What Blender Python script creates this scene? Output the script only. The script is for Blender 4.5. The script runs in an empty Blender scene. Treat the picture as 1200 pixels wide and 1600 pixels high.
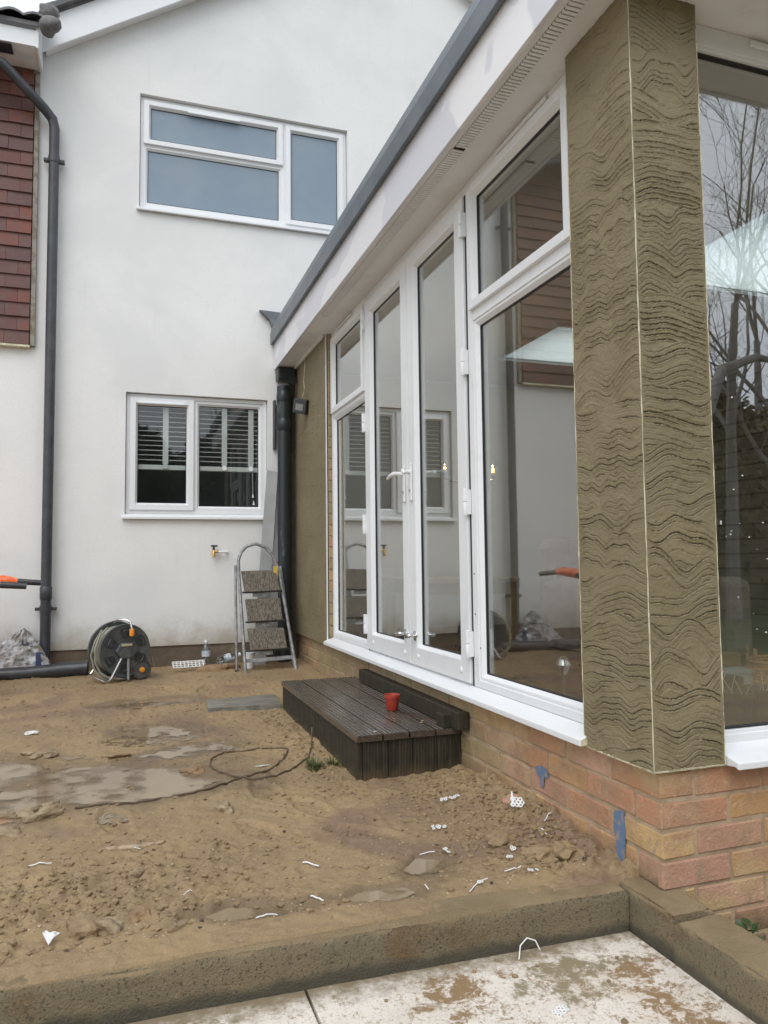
import bpy, bmesh, math, random
import numpy as np
from mathutils import Vector, Matrix
from math import sin, cos, pi, radians
random.seed(7); rng = np.random.default_rng(7)
S = bpy.context.scene; COL = S.collection

# ------------------------------------------------------------------ camera
yaw, pitch, roll = 0.33140104, 0.06672553, -0.01126461
fwd = Vector((sin(yaw)*cos(pitch), cos(yaw)*cos(pitch), sin(pitch)))
r0 = Vector((cos(yaw), -sin(yaw), 0)); u0 = r0.cross(fwd)
rt = r0*cos(roll) + u0*sin(roll); up = u0*cos(roll) - r0*sin(roll)
cd = bpy.data.cameras.new('camera'); cam = bpy.data.objects.new('camera', cd); COL.objects.link(cam)
m3 = Matrix((rt, up, -fwd)).transposed(); cam.matrix_world = Matrix.Translation((0, 0, 1.05)) @ m3.to_4x4()
cd.sensor_fit = 'VERTICAL'; cd.sensor_height = 24; cd.lens = 1177.35/1600*24; cd.clip_start = .02; cd.clip_end = 600
S.camera = cam
# ------------------------------------------------------------------ sky and light (overcast)
W = bpy.data.worlds.new('World'); S.world = W; W.use_nodes = True
wn = W.node_tree.nodes; wl = W.node_tree.links; wn.clear()
sky = wn.new('ShaderNodeTexSky'); sky.sky_type = 'NISHITA'; sky.sun_disc = False
SUN_EL, SUN_AZ = radians(52), radians(215)
sky.sun_elevation = SUN_EL; sky.sun_rotation = SUN_AZ; sky.dust_density = 4; sky.air_density = 1.2
hs = wn.new('ShaderNodeHueSaturation'); hs.inputs['Saturation'].default_value = .30; hs.inputs['Value'].default_value = 1.0
mixw = wn.new('ShaderNodeMixRGB'); mixw.inputs[0].default_value = .60; mixw.inputs[2].default_value = (7.5, 8.0, 8.8, 1)
bg = wn.new('ShaderNodeBackground'); bg.inputs[1].default_value = .105
wo = wn.new('ShaderNodeOutputWorld')
wl.new(sky.outputs[0], hs.inputs['Color']); wl.new(hs.outputs[0], mixw.inputs[1]); wl.new(mixw.outputs[0], bg.inputs[0]); wl.new(bg.outputs[0], wo.inputs[0])
sd = bpy.data.lights.new('sun', 'SUN'); sd.energy = .5; sd.angle = radians(40); sd.color = (1, .985, .96)
so = bpy.data.objects.new('sun', sd); COL.objects.link(so)
so.rotation_euler = Vector((-sin(SUN_AZ)*cos(SUN_EL), -cos(SUN_AZ)*cos(SUN_EL), -sin(SUN_EL))).to_track_quat('-Z', 'Y').to_euler()
S.view_settings.view_transform = 'Standard'; S.view_settings.look = 'None'; S.view_settings.gamma = 1
S.view_settings.exposure = .80; S.view_settings.use_curve_mapping = False
S.render.engine = 'CYCLES'; S.cycles.max_bounces = 10; S.cycles.transparent_max_bounces = 16; S.cycles.use_denoising = True
S.cycles.sample_clamp_indirect = 6

# ------------------------------------------------------------------ noise
_L = rng.random((256, 256)); _P = rng.permutation(256)
def vn(x, y, s=0):
    x = np.asarray(x, float) + s*17.31; y = np.asarray(y, float) + s*9.77
    xi = np.floor(x).astype(int); yi = np.floor(y).astype(int); fx = x-xi; fy = y-yi
    fx = fx*fx*(3-2*fx); fy = fy*fy*(3-2*fy)
    g = lambda a, b: _L[a & 255, b & 255]
    return (g(xi, yi)*(1-fx)+g(xi+1, yi)*fx)*(1-fy)+(g(xi, yi+1)*(1-fx)+g(xi+1, yi+1)*fx)*fy*1.0 - .5
def fbm(x, y, o=4, s=0):
    t = 0; a = 1
    for k in range(o): t = t+a*vn(x*2**k, y*2**k, s+k); a *= .5
    return t
def vn3(x, y, z, s=0):
    z = np.asarray(z, float); zi = np.floor(z).astype(int); f = z-zi; f = f*f*(3-2*f)
    def lay(k):
        k = k & 255; ox = _P[k]*1.37; oy = _P[(k*7+3) & 255]*2.11
        return vn(x+ox, y+oy, s)
    return lay(zi)*(1-f)+lay(zi+1)*f
def sstep(a, b, x):
    t = np.clip((x-a)/(b-a), 0, 1); return t*t*(3-2*t)

# ------------------------------------------------------------------ materials
class N:
    def __init__(s, name):
        s.m = bpy.data.materials.new(name); s.m.use_nodes = True; s.t = s.m.node_tree; s.n = s.t.nodes
        s.b = s.n['Principled BSDF']; s.out = s.n['Material Output']
        s.co = s.n.new('ShaderNodeNewGeometry').outputs['Position']
    def put(s, sock, v):
        if isinstance(v, bpy.types.NodeSocket): s.t.links.new(v, sock)
        elif isinstance(v, (tuple, list)) and len(v) == 3 and sock.type == 'RGBA': sock.default_value = (*v, 1)
        else: sock.default_value = v
    def noise(s, scale, detail=4, rough=.55, co=None, stretch=None, dist=0, out='Fac'):
        n = s.n.new('ShaderNodeTexNoise'); n.inputs['Scale'].default_value = scale; n.inputs['Detail'].default_value = detail
        n.inputs['Roughness'].default_value = rough; n.inputs['Distortion'].default_value = dist
        c = co or s.co
        if stretch:
            mp = s.n.new('ShaderNodeMapping'); mp.inputs['Scale'].default_value = stretch; s.t.links.new(c, mp.inputs[0]); c = mp.outputs[0]
        s.t.links.new(c, n.inputs['Vector']); return n.outputs[out]
    def ramp(s, v, a, b, smooth=True):
        n = s.n.new('ShaderNodeMapRange'); n.interpolation_type = 'SMOOTHSTEP' if smooth else 'LINEAR'
        s.put(n.inputs[0], v); n.inputs[1].default_value = a; n.inputs[2].default_value = b; return n.outputs[0]
    def mix(s, f, a, b, mode='MIX'):
        n = s.n.new('ShaderNodeMixRGB'); n.blend_type = mode; s.put(n.inputs[0], f); s.put(n.inputs[1], a); s.put(n.inputs[2], b); return n.outputs[0]
    def math(s, op, a, b=0.0):
        n = s.n.new('ShaderNodeMath'); n.operation = op; s.put(n.inputs[0], a); s.put(n.inputs[1], b); return n.outputs[0]
    def sep(s, v):
        n = s.n.new('ShaderNodeSeparateXYZ'); s.t.links.new(v, n.inputs[0]); return n.outputs
    def rnd(s): return s.n.new('ShaderNodeObjectInfo').outputs['Random']
    def attr(s, name):
        n = s.n.new('ShaderNodeAttribute'); n.attribute_name = name; return n.outputs['Fac']
    def bump(s, h, st=.3, d=.005):
        n = s.n.new('ShaderNodeBump'); n.inputs['Strength'].default_value = st; n.inputs['Distance'].default_value = d
        s.put(n.inputs['Height'], h); s.t.links.new(n.outputs[0], s.b.inputs['Normal']); return n
    def fin(s, col, rough=.5, spec=.5, metal=0.0):
        s.put(s.b.inputs['Base Color'], col); s.put(s.b.inputs['Roughness'], rough)
        s.b.inputs['Specular IOR Level'].default_value = spec; s.b.inputs['Metallic'].default_value = metal; return s.m

def simple(name, c, rough=.5, c2=None, sc=12, lo=.4, hi=.65, bsc=None, bst=.2, bd=.002, metal=0.0, spec=.5):
    a = N(name); col = c
    if c2: col = a.mix(a.ramp(a.noise(sc, 5), lo, hi), c, c2)
    if bsc: a.bump(a.noise(bsc, 5), bst, bd)
    return a.fin(col, rough, spec, metal)

# white wall render with faint damp patches
a = N('painted_render')
z = a.sep(a.co)[2]
c = a.mix(a.ramp(a.noise(1.1, 5, .6, dist=.4), .42, .68), (.775, .78, .765), (.70, .71, .70))
c = a.mix(a.ramp(a.noise(6, 6, .75), .62, .85), c, (.64, .645, .625))
c = a.mix(a.ramp(a.noise(70, 4, .8), .50, .70), c, (.70, .705, .69))
c = a.mix(a.math('MULTIPLY', a.ramp(a.noise(5, 4, .7, stretch=(3.5, 1, .22)), .55, .75), .15), c, (.60, .60, .57))
d = a.math('ADD', z, a.math('MULTIPLY', a.noise(7, 5, .7), -.35))
c = a.mix(a.ramp(d, .52, .18), c, (.40, .36, .29))
a.bump(a.math('ADD', a.noise(2.2, 3), a.math('MULTIPLY', a.noise(190, 4, .7), .30)), .35, .012)
M_RENDER = a.fin(c, .8, .25)
a = N('upvc'); c = a.mix(a.ramp(a.noise(9, 6, .7), .55, .8), (.76, .78, .79), (.66, .67, .66))
M_UPVC = a.fin(c, .28, .5)
a = N('soffit_board'); c = a.mix(a.ramp(a.noise(4, 5, .7), .5, .75), (.76, .76, .76), (.68, .67, .65)); M_SOFFIT = a.fin(c, .45, .4)
# fascia: undercoat with brighter brushed patches
a = N('fascia_paint')
n1 = a.noise(1.0, 3, .45, stretch=(1, .9, 2.0), dist=.15)
c = a.mix(a.ramp(n1, .49, .505), (.66, .67, .715), (.77, .78, .81))
c = a.mix(a.ramp(a.noise(1.1, 3, .45, dist=.3), .60, .612), c, (.82, .82, .83))
a.bump(a.noise(60, 4, stretch=(1, .15, 1)), .15, .002); M_FASCIA = a.fin(c, .42, .45)
M_ROOFEDGE = simple('grey_roof_trim', (.115, .135, .155), .42, (.145, .168, .188), 5, bsc=60, bst=.1)
M_ROOF = simple('grey_roof_felt', (.16, .18, .20), .7, (.10, .11, .12), 3)
M_DARKSLOT = simple('dark_gap', (.012, .012, .013), .8)
M_GASKET = simple('black_gasket', (.02, .02, .022), .5)
M_BLACKPL = simple('black_plastic', (.028, .03, .034), .33, (.045, .047, .05), 15)
M_PIPEGREY = simple('weathered_grey_pipe', (.040, .044, .052), .42, (.055, .06, .068), 10)
a = N('cast_pipe'); c = a.mix(a.ramp(a.noise(14, 6, .7, stretch=(1, 1, .3)), .55, .75), (.020, .026, .030), (.13, .16, .155)); a.bump(a.noise(50, 4), .3, .003)
M_CAST = a.fin(c, .38)
# glass
def glass(name, tint=(.88, .90, .89), n=2, wav=.0, f0=.05):
    a = N(name); a.n.remove(a.b)
    lw = a.n.new('ShaderNodeLayerWeight'); lw.inputs[0].default_value = .5
    f5 = a.math('POWER', lw.outputs['Facing'], 5.0); F = a.math('ADD', a.math('MULTIPLY', f5, 1-f0), f0)
    R = a.math('DIVIDE', a.math('MULTIPLY', F, float(n)), a.math('ADD', 1.0, a.math('MULTIPLY', F, n-1.0)))
    tr = a.n.new('ShaderNodeBsdfTransparent'); tr.inputs[0].default_value = (*tint, 1)
    gl = a.n.new('ShaderNodeBsdfGlossy'); gl.inputs['Roughness'].default_value = .0; gl.inputs[0].default_value = (.97, .98, .98, 1)
    if wav:
        bp = a.n.new('ShaderNodeBump'); bp.inputs['Strength'].default_value = wav; bp.inputs['Distance'].default_value = .01
        a.t.links.new(a.noise(2.5, 2), bp.inputs['Height']); a.t.links.new(bp.outputs[0], gl.inputs['Normal'])
    mx = a.n.new('ShaderNodeMixShader'); a.t.links.new(R, mx.inputs[0]); a.t.links.new(tr.outputs[0], mx.inputs[1]); a.t.links.new(gl.outputs[0], mx.inputs[2])
    a.t.links.new(mx.outputs[0], a.out.inputs[0]); return a.m
M_GLASS = glass('window_glass', wav=.012, f0=.085)
M_GLASSF = glass('coated_front_glass', wav=.012, f0=.12)
M_GLASSH = glass('house_window_glass', n=1, f0=.05)
a = N('skylight_polycarbonate'); tl = a.n.new('ShaderNodeBsdfTranslucent'); tl.inputs[0].default_value = (.92, .97, .95, 1); t2 = a.n.new('ShaderNodeBsdfTransparent'); t2.inputs[0].default_value = (.9, .97, .95, 1)
mx = a.n.new('ShaderNodeMixShader'); mx.inputs[0].default_value = .25; a.t.links.new(tl.outputs[0], mx.inputs[1]); a.t.links.new(t2.outputs[0], mx.inputs[2]); a.t.links.new(mx.outputs[0], a.out.inputs[0]); M_SKYGLASS = a.m
M_FROST = simple('frosted_glass', (.20, .265, .33), .22, (.23, .29, .345), 2, bsc=300, bst=.15)
M_PET = glass('clear_plastic', (.80, .85, .88), 2)
# render coat of the pillar
def cement(name, c1, c2, c3, rough=.62):
    a = N(name)
    c = a.mix(a.ramp(a.noise(3.5, 5, .6), .38, .66), c1, c2)
    c = a.mix(a.ramp(a.noise(14, 6, .7), .55, .75), c, c3)
    c = a.mix(a.ramp(a.attr('groove'), .10, .60), c, tuple(v*.38 for v in c1))  # shadow lines of the comb strokes painted into the groove colour
    a.bump(a.noise(220, 5, .7), .35, .0015)
    return a.fin(c, rough, .35)
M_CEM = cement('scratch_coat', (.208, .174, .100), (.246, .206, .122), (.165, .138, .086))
M_BEAD = simple('cream_bead', (.66, .62, .45), .5, (.42, .38, .24), 30)
# brick
a = N('brick_face')
r = a.n.new('ShaderNodeValToRGB'); a.t.links.new(a.rnd(), r.inputs[0]); e = r.color_ramp.elements
cols = [(.50, .26, .15), (.52, .31, .14), (.56, .38, .17), (.50, .28, .20), (.57, .35, .24), (.47, .25, .13)]
e[0].color = (*cols[0], 1); e[0].position = 0; e[1].color = (*cols[1], 1); e[1].position = .2
for i in range(2, 6): q = e.new(i*.18); q.color = (*cols[i], 1)
r.color_ramp.interpolation = 'CONSTANT'
c = a.mix(a.ramp(a.noise(9, 5, .6), .35, .7), r.outputs[0], (.40, .25, .155))
c = a.mix(a.ramp(a.noise(3.5, 4, .6, dist=.6), .5, .68), c, (.52, .37, .20))
c = a.mix(a.ramp(a.noise(45, 5, .75), .55, .75), c, (.56, .42, .31))
sp = a.sep(a.co)
g = a.math('MULTIPLY', a.ramp(sp[1], 2.25, 2.75), a.ramp(a.noise(4, 4), .25, .6))
c = a.mix(a.math('MULTIPLY', g, .75), c, (.25, .22, .125))
low = a.math('ADD', a.math('ADD', sp[2], a.math('MULTIPLY', a.ramp(sp[1], 1.675, 1.66), .12)), a.math('MULTIPLY', a.noise(16, 5, .7), -.12))
c = a.mix(a.ramp(low, .20, .12), c, (.17, .125, .075))
c = a.mix(a.ramp(a.noise(6.5, 6, .75, dist=1.0), .585, .66), c, (.36, .275, .185))
c = a.mix(a.ramp(a.noise(150, 4, .8), .60, .70), c, (.24, .13, .085))
a.bump(a.math('ADD', a.noise(120, 5, .8), a.math('MULTIPLY', a.noise(30, 4), 1.4)), .8, .005)
M_BRICK = a.fin(c, .6, .35)
M_MORTAR = simple('mortar', (.44, .33, .22), .85, (.32, .24, .155), 14, bsc=150, bst=.6, bd=.004)
# hung tile
a = N('clay_tile')
r = a.n.new('ShaderNodeValToRGB'); a.t.links.new(a.rnd(), r.inputs[0]); e = r.color_ramp.elements
e[0].color = (.15, .055, .045, 1); e[1].color = (.20, .062, .042, 1)
q = e.new(.3); q.color = (.11, .058, .055, 1); q = e.new(.7); q.color = (.14, .07, .058, 1)
c = a.mix(a.ramp(a.noise(20, 5), .4, .7), r.outputs[0], (.13, .075, .065))
a.bump(a.noise(90, 4), .3, .002); M_TILE = a.fin(c, .6, .35)
M_ROOFTILE = simple('grey_roof_tile', (.12, .12, .125), .75, (.20, .195, .19), 9, bsc=60, bst=.5, bd=.004)
# mud
a = N('wet_mud')
wet = a.attr('wet')
c = a.mix(a.ramp(a.noise(2.3, 6, .62), .36, .66), (.335, .238, .125), (.262, .184, .103))
c = a.mix(a.ramp(a.noise(7.5, 6, .65, dist=.5), .52, .74), c, (.33, .24, .115))
c = a.mix(a.ramp(a.noise(30, 5, .7), .54, .72), c, (.19, .135, .083))
c = a.mix(a.ramp(a.noise(170, 3, .8), .50, .64), c, (.36, .265, .145))
c = a.mix(a.ramp(a.noise(1.4, 3, .5, dist=.8), .53, .66), c, (.235, .160, .102))
c = a.mix(a.ramp(a.noise(110, 3, .7), .665, .72), c, (.46, .38, .26))
c = a.mix(a.math('MULTIPLY', wet, .62), c, (.135, .095, .055))
sp = a.sep(a.co)
c = a.mix(a.ramp(a.math('ADD', sp[1], a.noise(.8)), -.5, -3.0), c, (.045, .065, .02))
ro = a.math('SUBTRACT', a.math('SUBTRACT', .74, a.math('MULTIPLY', a.ramp(a.noise(3.1, 4), .4, .7), .18)), a.math('MULTIPLY', wet, .36))
a.bump(a.math('ADD', a.noise(55, 6, .75), a.math('MULTIPLY', a.noise(260, 3, .7), .35)), .9, .006)
M_MUD = a.fin(c, ro, .4)
a = N('clod_earth')
c = a.mix(a.ramp(a.noise(30, 5, .65), .36, .66), (.31, .222, .120), (.23, .165, .096)); a.bump(a.noise(120, 5, .7), .8, .004); M_CLOD = a.fin(c, .66, .35)
a = N('puddle_water')
c = a.mix(a.ramp(a.noise(3, 3), .35, .7), (.30, .232, .147), (.255, .19, .115)); a.b.inputs['IOR'].default_value = 1.33
a.bump(a.noise(9, 2), .02, .004); M_WATER = a.fin(c, .05, .62)
tr = a.n.new('ShaderNodeBsdfTransparent'); mx = a.n.new('ShaderNodeMixShader'); a.t.links.new(a.ramp(a.attr('depth'), -.0002, .0065), mx.inputs[0]); a.t.links.new(tr.outputs[0], mx.inputs[1]); a.t.links.new(a.b.outputs[0], mx.inputs[2]); a.t.links.new(mx.outputs[0], a.out.inputs[0])
M_STONE = simple('muddy_stone', (.22, .155, .09), .7, (.32, .25, .15), 25, bsc=70, bst=.6, bd=.005)
M_CHIP = simple('pale_chips', (.50, .40, .27), .7)
# kerb concrete with mud on top
a = N('muddy_concrete')
gn = a.n.new('ShaderNodeNewGeometry').outputs['Normal']; nz = a.sep(gn)[2]
c = a.mix(a.ramp(a.noise(5, 6, .65), .38, .64), (.265, .22, .135), (.31, .245, .145))
c = a.mix(a.ramp(a.noise(2.1, 4, .5, dist=.6), .56, .66), c, (.24, .155, .075))
c = a.mix(a.ramp(a.noise(75, 4, .85), .54, .66), c, (.13, .105, .066))
c = a.mix(a.ramp(a.noise(150, 3, .8), .57, .66), c, (.085, .07, .046))
c = a.mix(a.ramp(a.noise(95, 3, .8), .62, .70), c, (.36, .30, .20))
lowk = a.math('ADD', a.sep(a.co)[2], a.math('MULTIPLY', a.noise(12, 4), -.05))
c = a.mix(a.ramp(lowk, .105, .082), c, (.13, .115, .08))
tp = a.mix(a.ramp(a.noise(9, 5), .4, .65), (.42, .32, .185), (.35, .26, .145))
tp = a.mix(a.ramp(a.noise(80, 4, .8), .6, .7), tp, (.40, .32, .2))
c = a.mix(a.ramp(a.math('ADD', nz, a.math('MULTIPLY', a.noise(25, 4), .3)), .62, .92), c, tp)
a.bump(a.math('ADD', a.noise(95, 5, .85), a.noise(200, 4)), 1.0, .012)
M_KERB = a.fin(c, .72, .35)
# slab
a = N('splashed_white_slab')
c = a.mix(a.ramp(a.noise(5, 6, .7), .4, .7), (.74, .685, .61), (.64, .575, .49))
c = a.mix(a.ramp(a.noise(95, 5, .85), .535, .61), c, (.50, .44, .36))
c = a.mix(a.ramp(a.noise(38, 5, .85, dist=.3), .555, .62), c, (.37, .29, .20))
c = a.mix(a.ramp(a.noise(140, 3, .8), .64, .70), c, (.16, .12, .08))
reg = a.ramp(a.noise(3.0, 3, .5), .47, .66)
c = a.mix(a.ramp(a.math('ADD', a.noise(26, 6, .8, dist=.35), a.math('MULTIPLY', reg, .16)), .585, .70), c, (.27, .18, .095))
c = a.mix(a.ramp(a.math('ADD', a.noise(15, 6, .8), a.math('MULTIPLY', a.ramp(a.noise(2.2, 2, .5, stretch=(1, 1.4, 1)), .46, .66), .2)), .60, .72), c, (.26, .215, .135))
sp = a.sep(a.co)
ed = a.math('ADD', sp[1], a.math('MULTIPLY', a.noise(18, 5, .8), .22))
c = a.mix(a.ramp(ed, 1.74, 1.84), c, (.25, .20, .13))
a.bump(a.noise(50, 5, .7), .3, .003)
M_SLAB = a.fin(c, .42, .45)
# decking
a = N('wet_decking')
c = a.mix(a.ramp(a.noise(10, 6, .7, stretch=(6, .6, 6)), .35, .7), (.048, .038, .030), (.098, .075, .056))
c = a.mix(a.ramp(a.noise(3.5, 4), .55, .75), c, (.04, .045, .026))
a.bump(a.noise(60, 5, .7, stretch=(4, .4, 4)), .3, .003); M_DECK = a.fin(c, a.ramp(a.noise(5, 4), .28, 1.5), .6)
a = N('algae_board')
c = a.mix(a.ramp(a.noise(12, 6, .75, stretch=(5, 5, .5)), .35, .7), (.022, .021, .015), (.060, .050, .032))
c = a.mix(a.ramp(a.noise(40, 5, .8), .67, .72), c, (.28, .28, .22))
lowd = a.math('ADD', a.sep(a.co)[2], a.math('MULTIPLY', a.noise(14, 4), -.1))
c = a.mix(a.ramp(lowd, .2, .13), c, (.10, .075, .04))
a.bump(a.noise(60, 5), .3, .003); M_DECKSIDE = a.fin(c, .6, .35)
a = N('weathered_plank')
c = a.mix(a.ramp(a.noise(22, 6, .7, stretch=(.4, 5, 1)), .35, .65), (.12, .115, .095), (.24, .235, .20))
c = a.mix(a.ramp(a.noise(9, 5, .6), .5, .66), c, (.17, .125, .075)); M_PLANK = a.fin(c, .45, .45)
M_GALV = simple('galvanised_steel', (.20, .205, .205), .45, (.33, .335, .33), 25, metal=.35, bsc=80, bst=.2)
M_CHROME = simple('chrome', (.62, .62, .62), .18, metal=1.0)
a = N('gritty_tread')
c = a.mix(a.ramp(a.noise(60, 5, .85, stretch=(2, 1, .5)), .42, .62), (.060, .048, .036), (.21, .185, .145)); a.bump(a.noise(120, 4), .6, .003); M_TREAD = a.fin(c, .7)
M_REEL = simple('dark_grey_plastic', (.062, .07, .072), .45, (.10, .105, .10), 14)
M_TYRE = simple('tyre_rubber', (.04, .038, .033), .7, (.09, .075, .055), 16)
M_HOSE = simple('beige_hose', (.27, .265, .21), .45, (.20, .19, .14), 20)
M_ORANGE = simple('orange_plastic', (.72, .27, .03), .4)
a = N('orange_paint'); c = a.mix(a.ramp(a.noise(18, 5, .7, dist=2), .42, .62), (.78, .12, .03), (.85, .30, .10)); M_BARROW = a.fin(c, .35)
M_RED = simple('red_pot_plastic', (.42, .05, .03), .38, (.30, .055, .035), 30)
M_WHITE = simple('white_plastic', (.76, .77, .76), .4)
M_WHITEDIRTY = simple('dirty_white_plastic', (.72, .72, .70), .45, (.42, .38, .30), 60, .5, .7)
M_BOARD = simple('dull_grey_board', (.30, .31, .305), .3, (.36, .37, .36), 4)
M_BRASS = simple('brass', (.55, .34, .12), .35, metal=.6)
M_CABLE = simple('brown_cable', (.085, .06, .035), .5, (.14, .10, .06), 30)
M_LEAD = simple('lead_flashing', (.12, .135, .15), .5, (.16, .175, .19), 20)
M_DARKWALL = simple('dark_brown_wall', (.045, .036, .028), .7, (.07, .05, .038), 10, bsc=60, bst=.4)
M_BLIND = simple('blind_slat', (.62, .64, .64), .5); M_TAPE = simple('blind_tape', (.70, .72, .72), .7)
M_LINE = simple('seam_shadow_gap', (.09, .09, .09), .6)
a = N('foil_sack')
c = a.mix(a.ramp(a.noise(16, 6, .7), .42, .62), (.50, .51, .53), (.24, .21, .17)); a.bump(a.noise(35, 5, .7), .6, .01); M_SACK = a.fin(c, .25, .6)
M_INK = simple('blue_print', (.07, .085, .17), .4)
M_BLUE = simple('blue_marking_paint', (.12, .185, .29), .6, (.34, .27, .20), 45, .48, .75)
M_RUSTMUD = simple('orange_clay', (.27, .175, .09), .7, (.20, .13, .07), 20, bsc=50, bst=.6)
M_GRASS = simple('grass_blade', (.07, .10, .025), .6); M_LEAF = simple('dark_green_leaf', (.035, .075, .02), .5)
M_IVY = simple('hedge_leaf', (.075, .072, .034), .6, (.22, .165, .055), 2.2, .5, .7)
M_BARK = simple('bark', (.17, .16, .15), .85, (.24, .225, .205), 8, bsc=30, bst=.6, bd=.01)
M_INWALL = simple('interior_plaster', (.60, .56, .50), .8)
a = N('interior_boarding'); w = a.n.new('ShaderNodeTexWave'); w.bands_direction = 'Z'; w.inputs['Scale'].default_value = 2.6; a.t.links.new(a.co, w.inputs[0])
c = a.mix(a.ramp(w.outputs['Fac'], .02, .08), (.15, .12, .10), (.30, .255, .21)); M_INBOARD = a.fin(c, .6)
M_INFLOOR = simple('wood_floor', (.15, .085, .05), .4, (.10, .055, .035), 8)
M_CEIL = simple('ceiling_paint', (.55, .55, .53), .8)
M_SOFA = simple('brown_sofa_cloth', (.36, .29, .235), .85, (.29, .23, .185), 14, bsc=200); M_CUSH = simple('cushion_cloth', (.62, .54, .46), .85, (.40, .32, .26), 40, .5, .6)
M_WICKER = simple('wicker', (.58, .34, .16), .6, (.40, .21, .10), 40); M_PINE = simple('pale_pine', (.42, .30, .12), .45, (.34, .23, .09), 10)
M_PALEBOX = simple('pale_grey_box', (.36, .40, .39), .6); M_CARD = simple('cardboard', (.30, .19, .09), .7)
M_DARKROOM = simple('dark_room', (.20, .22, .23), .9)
M_POT = simple('grey_plant_pot', (.05, .058, .05), .4)
a = N('bulb_filament'); em = a.b.inputs; em['Emission Color'].default_value = (1, .42, .05, 1); em['Emission Strength'].default_value = 7; M_FIL = a.fin((.3, .15, .03), .4)

# ------------------------------------------------------------------ mesh helpers
class MB:
    def __init__(s): s.v = []; s.f = []
    def add(s, vs, fs):
        o = len(s.v); s.v += [tuple(map(float, p)) for p in vs]; s.f += [tuple(i+o for i in f) for f in fs]; return s
    def box(s, x0, x1, y0, y1, z0, z1):
        return s.add([(x0, y0, z0), (x1, y0, z0), (x1, y1, z0), (x0, y1, z0), (x0, y0, z1), (x1, y0, z1), (x1, y1, z1), (x0, y1, z1)],
                     [(0, 3, 2, 1), (4, 5, 6, 7), (0, 1, 5, 4), (1, 2, 6, 5), (2, 3, 7, 6), (3, 0, 4, 7)])
    def hexa(s, p): return s.add(p, [(0, 3, 2, 1), (4, 5, 6, 7), (0, 1, 5, 4), (1, 2, 6, 5), (2, 3, 7, 6), (3, 0, 4, 7)])
    def prism(s, poly, axis, a, b):
        n = len(poly)
        def P(u, v, w): return {'x': (w, u, v), 'y': (u, w, v), 'z': (u, v, w)}[axis]
        vs = [P(u, v, a) for u, v in poly]+[P(u, v, b) for u, v in poly]
        return s.add(vs, [tuple(range(n))[::-1], tuple(range(n, 2*n))]+[(i, (i+1) % n, n+(i+1) % n, n+i) for i in range(n)])
    def tube(s, pts, r, n=8, caps=True, closed=False):
        pts = [Vector(p) for p in pts]; k = len(pts); rs = r if isinstance(r, (list, tuple)) else [r]*k
        vs = []; ref = None
        for i, p in enumerate(pts):
            if closed: t = (pts[(i+1) % k]-pts[i-1])
            else: t = (pts[min(i+1, k-1)]-pts[max(i-1, 0)])
            if t.length < 1e-9: t = Vector((0, 0, 1))
            t.normalize()
            if ref is None: ref = t.orthogonal().normalized()
            ref = (ref-t*ref.dot(t)); ref = ref.normalized() if ref.length > 1e-6 else t.orthogonal().normalized()
            b = t.cross(ref)
            for j in range(n): a_ = 2*pi*j/n; vs.append(p+(ref*cos(a_)+b*sin(a_))*rs[i])
        fs = []
        for i in range(k if closed else k-1):
            for j in range(n):
                a0 = i*n+j; a1 = i*n+(j+1) % n; b0 = ((i+1) % k)*n+j; b1 = ((i+1) % k)*n+(j+1) % n; fs.append((a0, a1, b1, b0))
        if caps and not closed: fs += [tuple(range(n))[::-1], tuple(range((k-1)*n, k*n))]
        return s.add(vs, fs)
    def lathe(s, c, axis, prof, n=24):
        c = Vector(c); ax = Vector(axis).normalized(); e1 = ax.orthogonal().normalized(); e2 = ax.cross(e1); k = len(prof)
        vs = [c+ax*h+(e1*cos(2*pi*j/n)+e2*sin(2*pi*j/n))*r for r, h in prof for j in range(n)]
        fs = [(i*n+j, i*n+(j+1) % n, (i+1)*n+(j+1) % n, (i+1)*n+j) for i in range(k-1) for j in range(n)]
        fs += [tuple(range(n))[::-1], tuple(range((k-1)*n, k*n))]
        return s.add(vs, fs)
    def mesh(s, name, mat, smooth=False):
        me = bpy.data.meshes.new(name); me.from_pydata(s.v, [], s.f)
        bm = bmesh.new(); bm.from_mesh(me); bmesh.ops.recalc_face_normals(bm, faces=bm.faces); bm.to_mesh(me); bm.free()
        if mat: me.materials.append(mat)
        if smooth:
            for p in me.polygons: p.use_smooth = True
            me.set_sharp_from_angle(angle=radians(40))
        return me
    def build(s, name, mat, parent=None, smooth=False, bevel=0, **kw):
        return put(name, s.mesh(name, mat, smooth), parent, bevel, **kw)
def put(name, me, parent=None, bevel=0, **kw):
    o = bpy.data.objects.new(name, me); COL.objects.link(o)
    if parent: o.parent = parent
    if bevel:
        b = o.modifiers.new('edge', 'BEVEL'); b.width = bevel; b.segments = 2; b.limit_method = 'ANGLE'
    for k, v in kw.items(): o[k] = v
    return o
def tag(o, label, cat, group=None):
    o['label'] = label; o['category'] = cat
    if group: o['group'] = group
    return o
def thing(name, label, cat, loc=(0, 0, 0), group=None, rz=0):
    o = bpy.data.objects.new(name, None); COL.objects.link(o); o.empty_display_size = .1; o.location = loc; o.rotation_euler = (0, 0, rz)
    return tag(o, label, cat, group)
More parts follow.
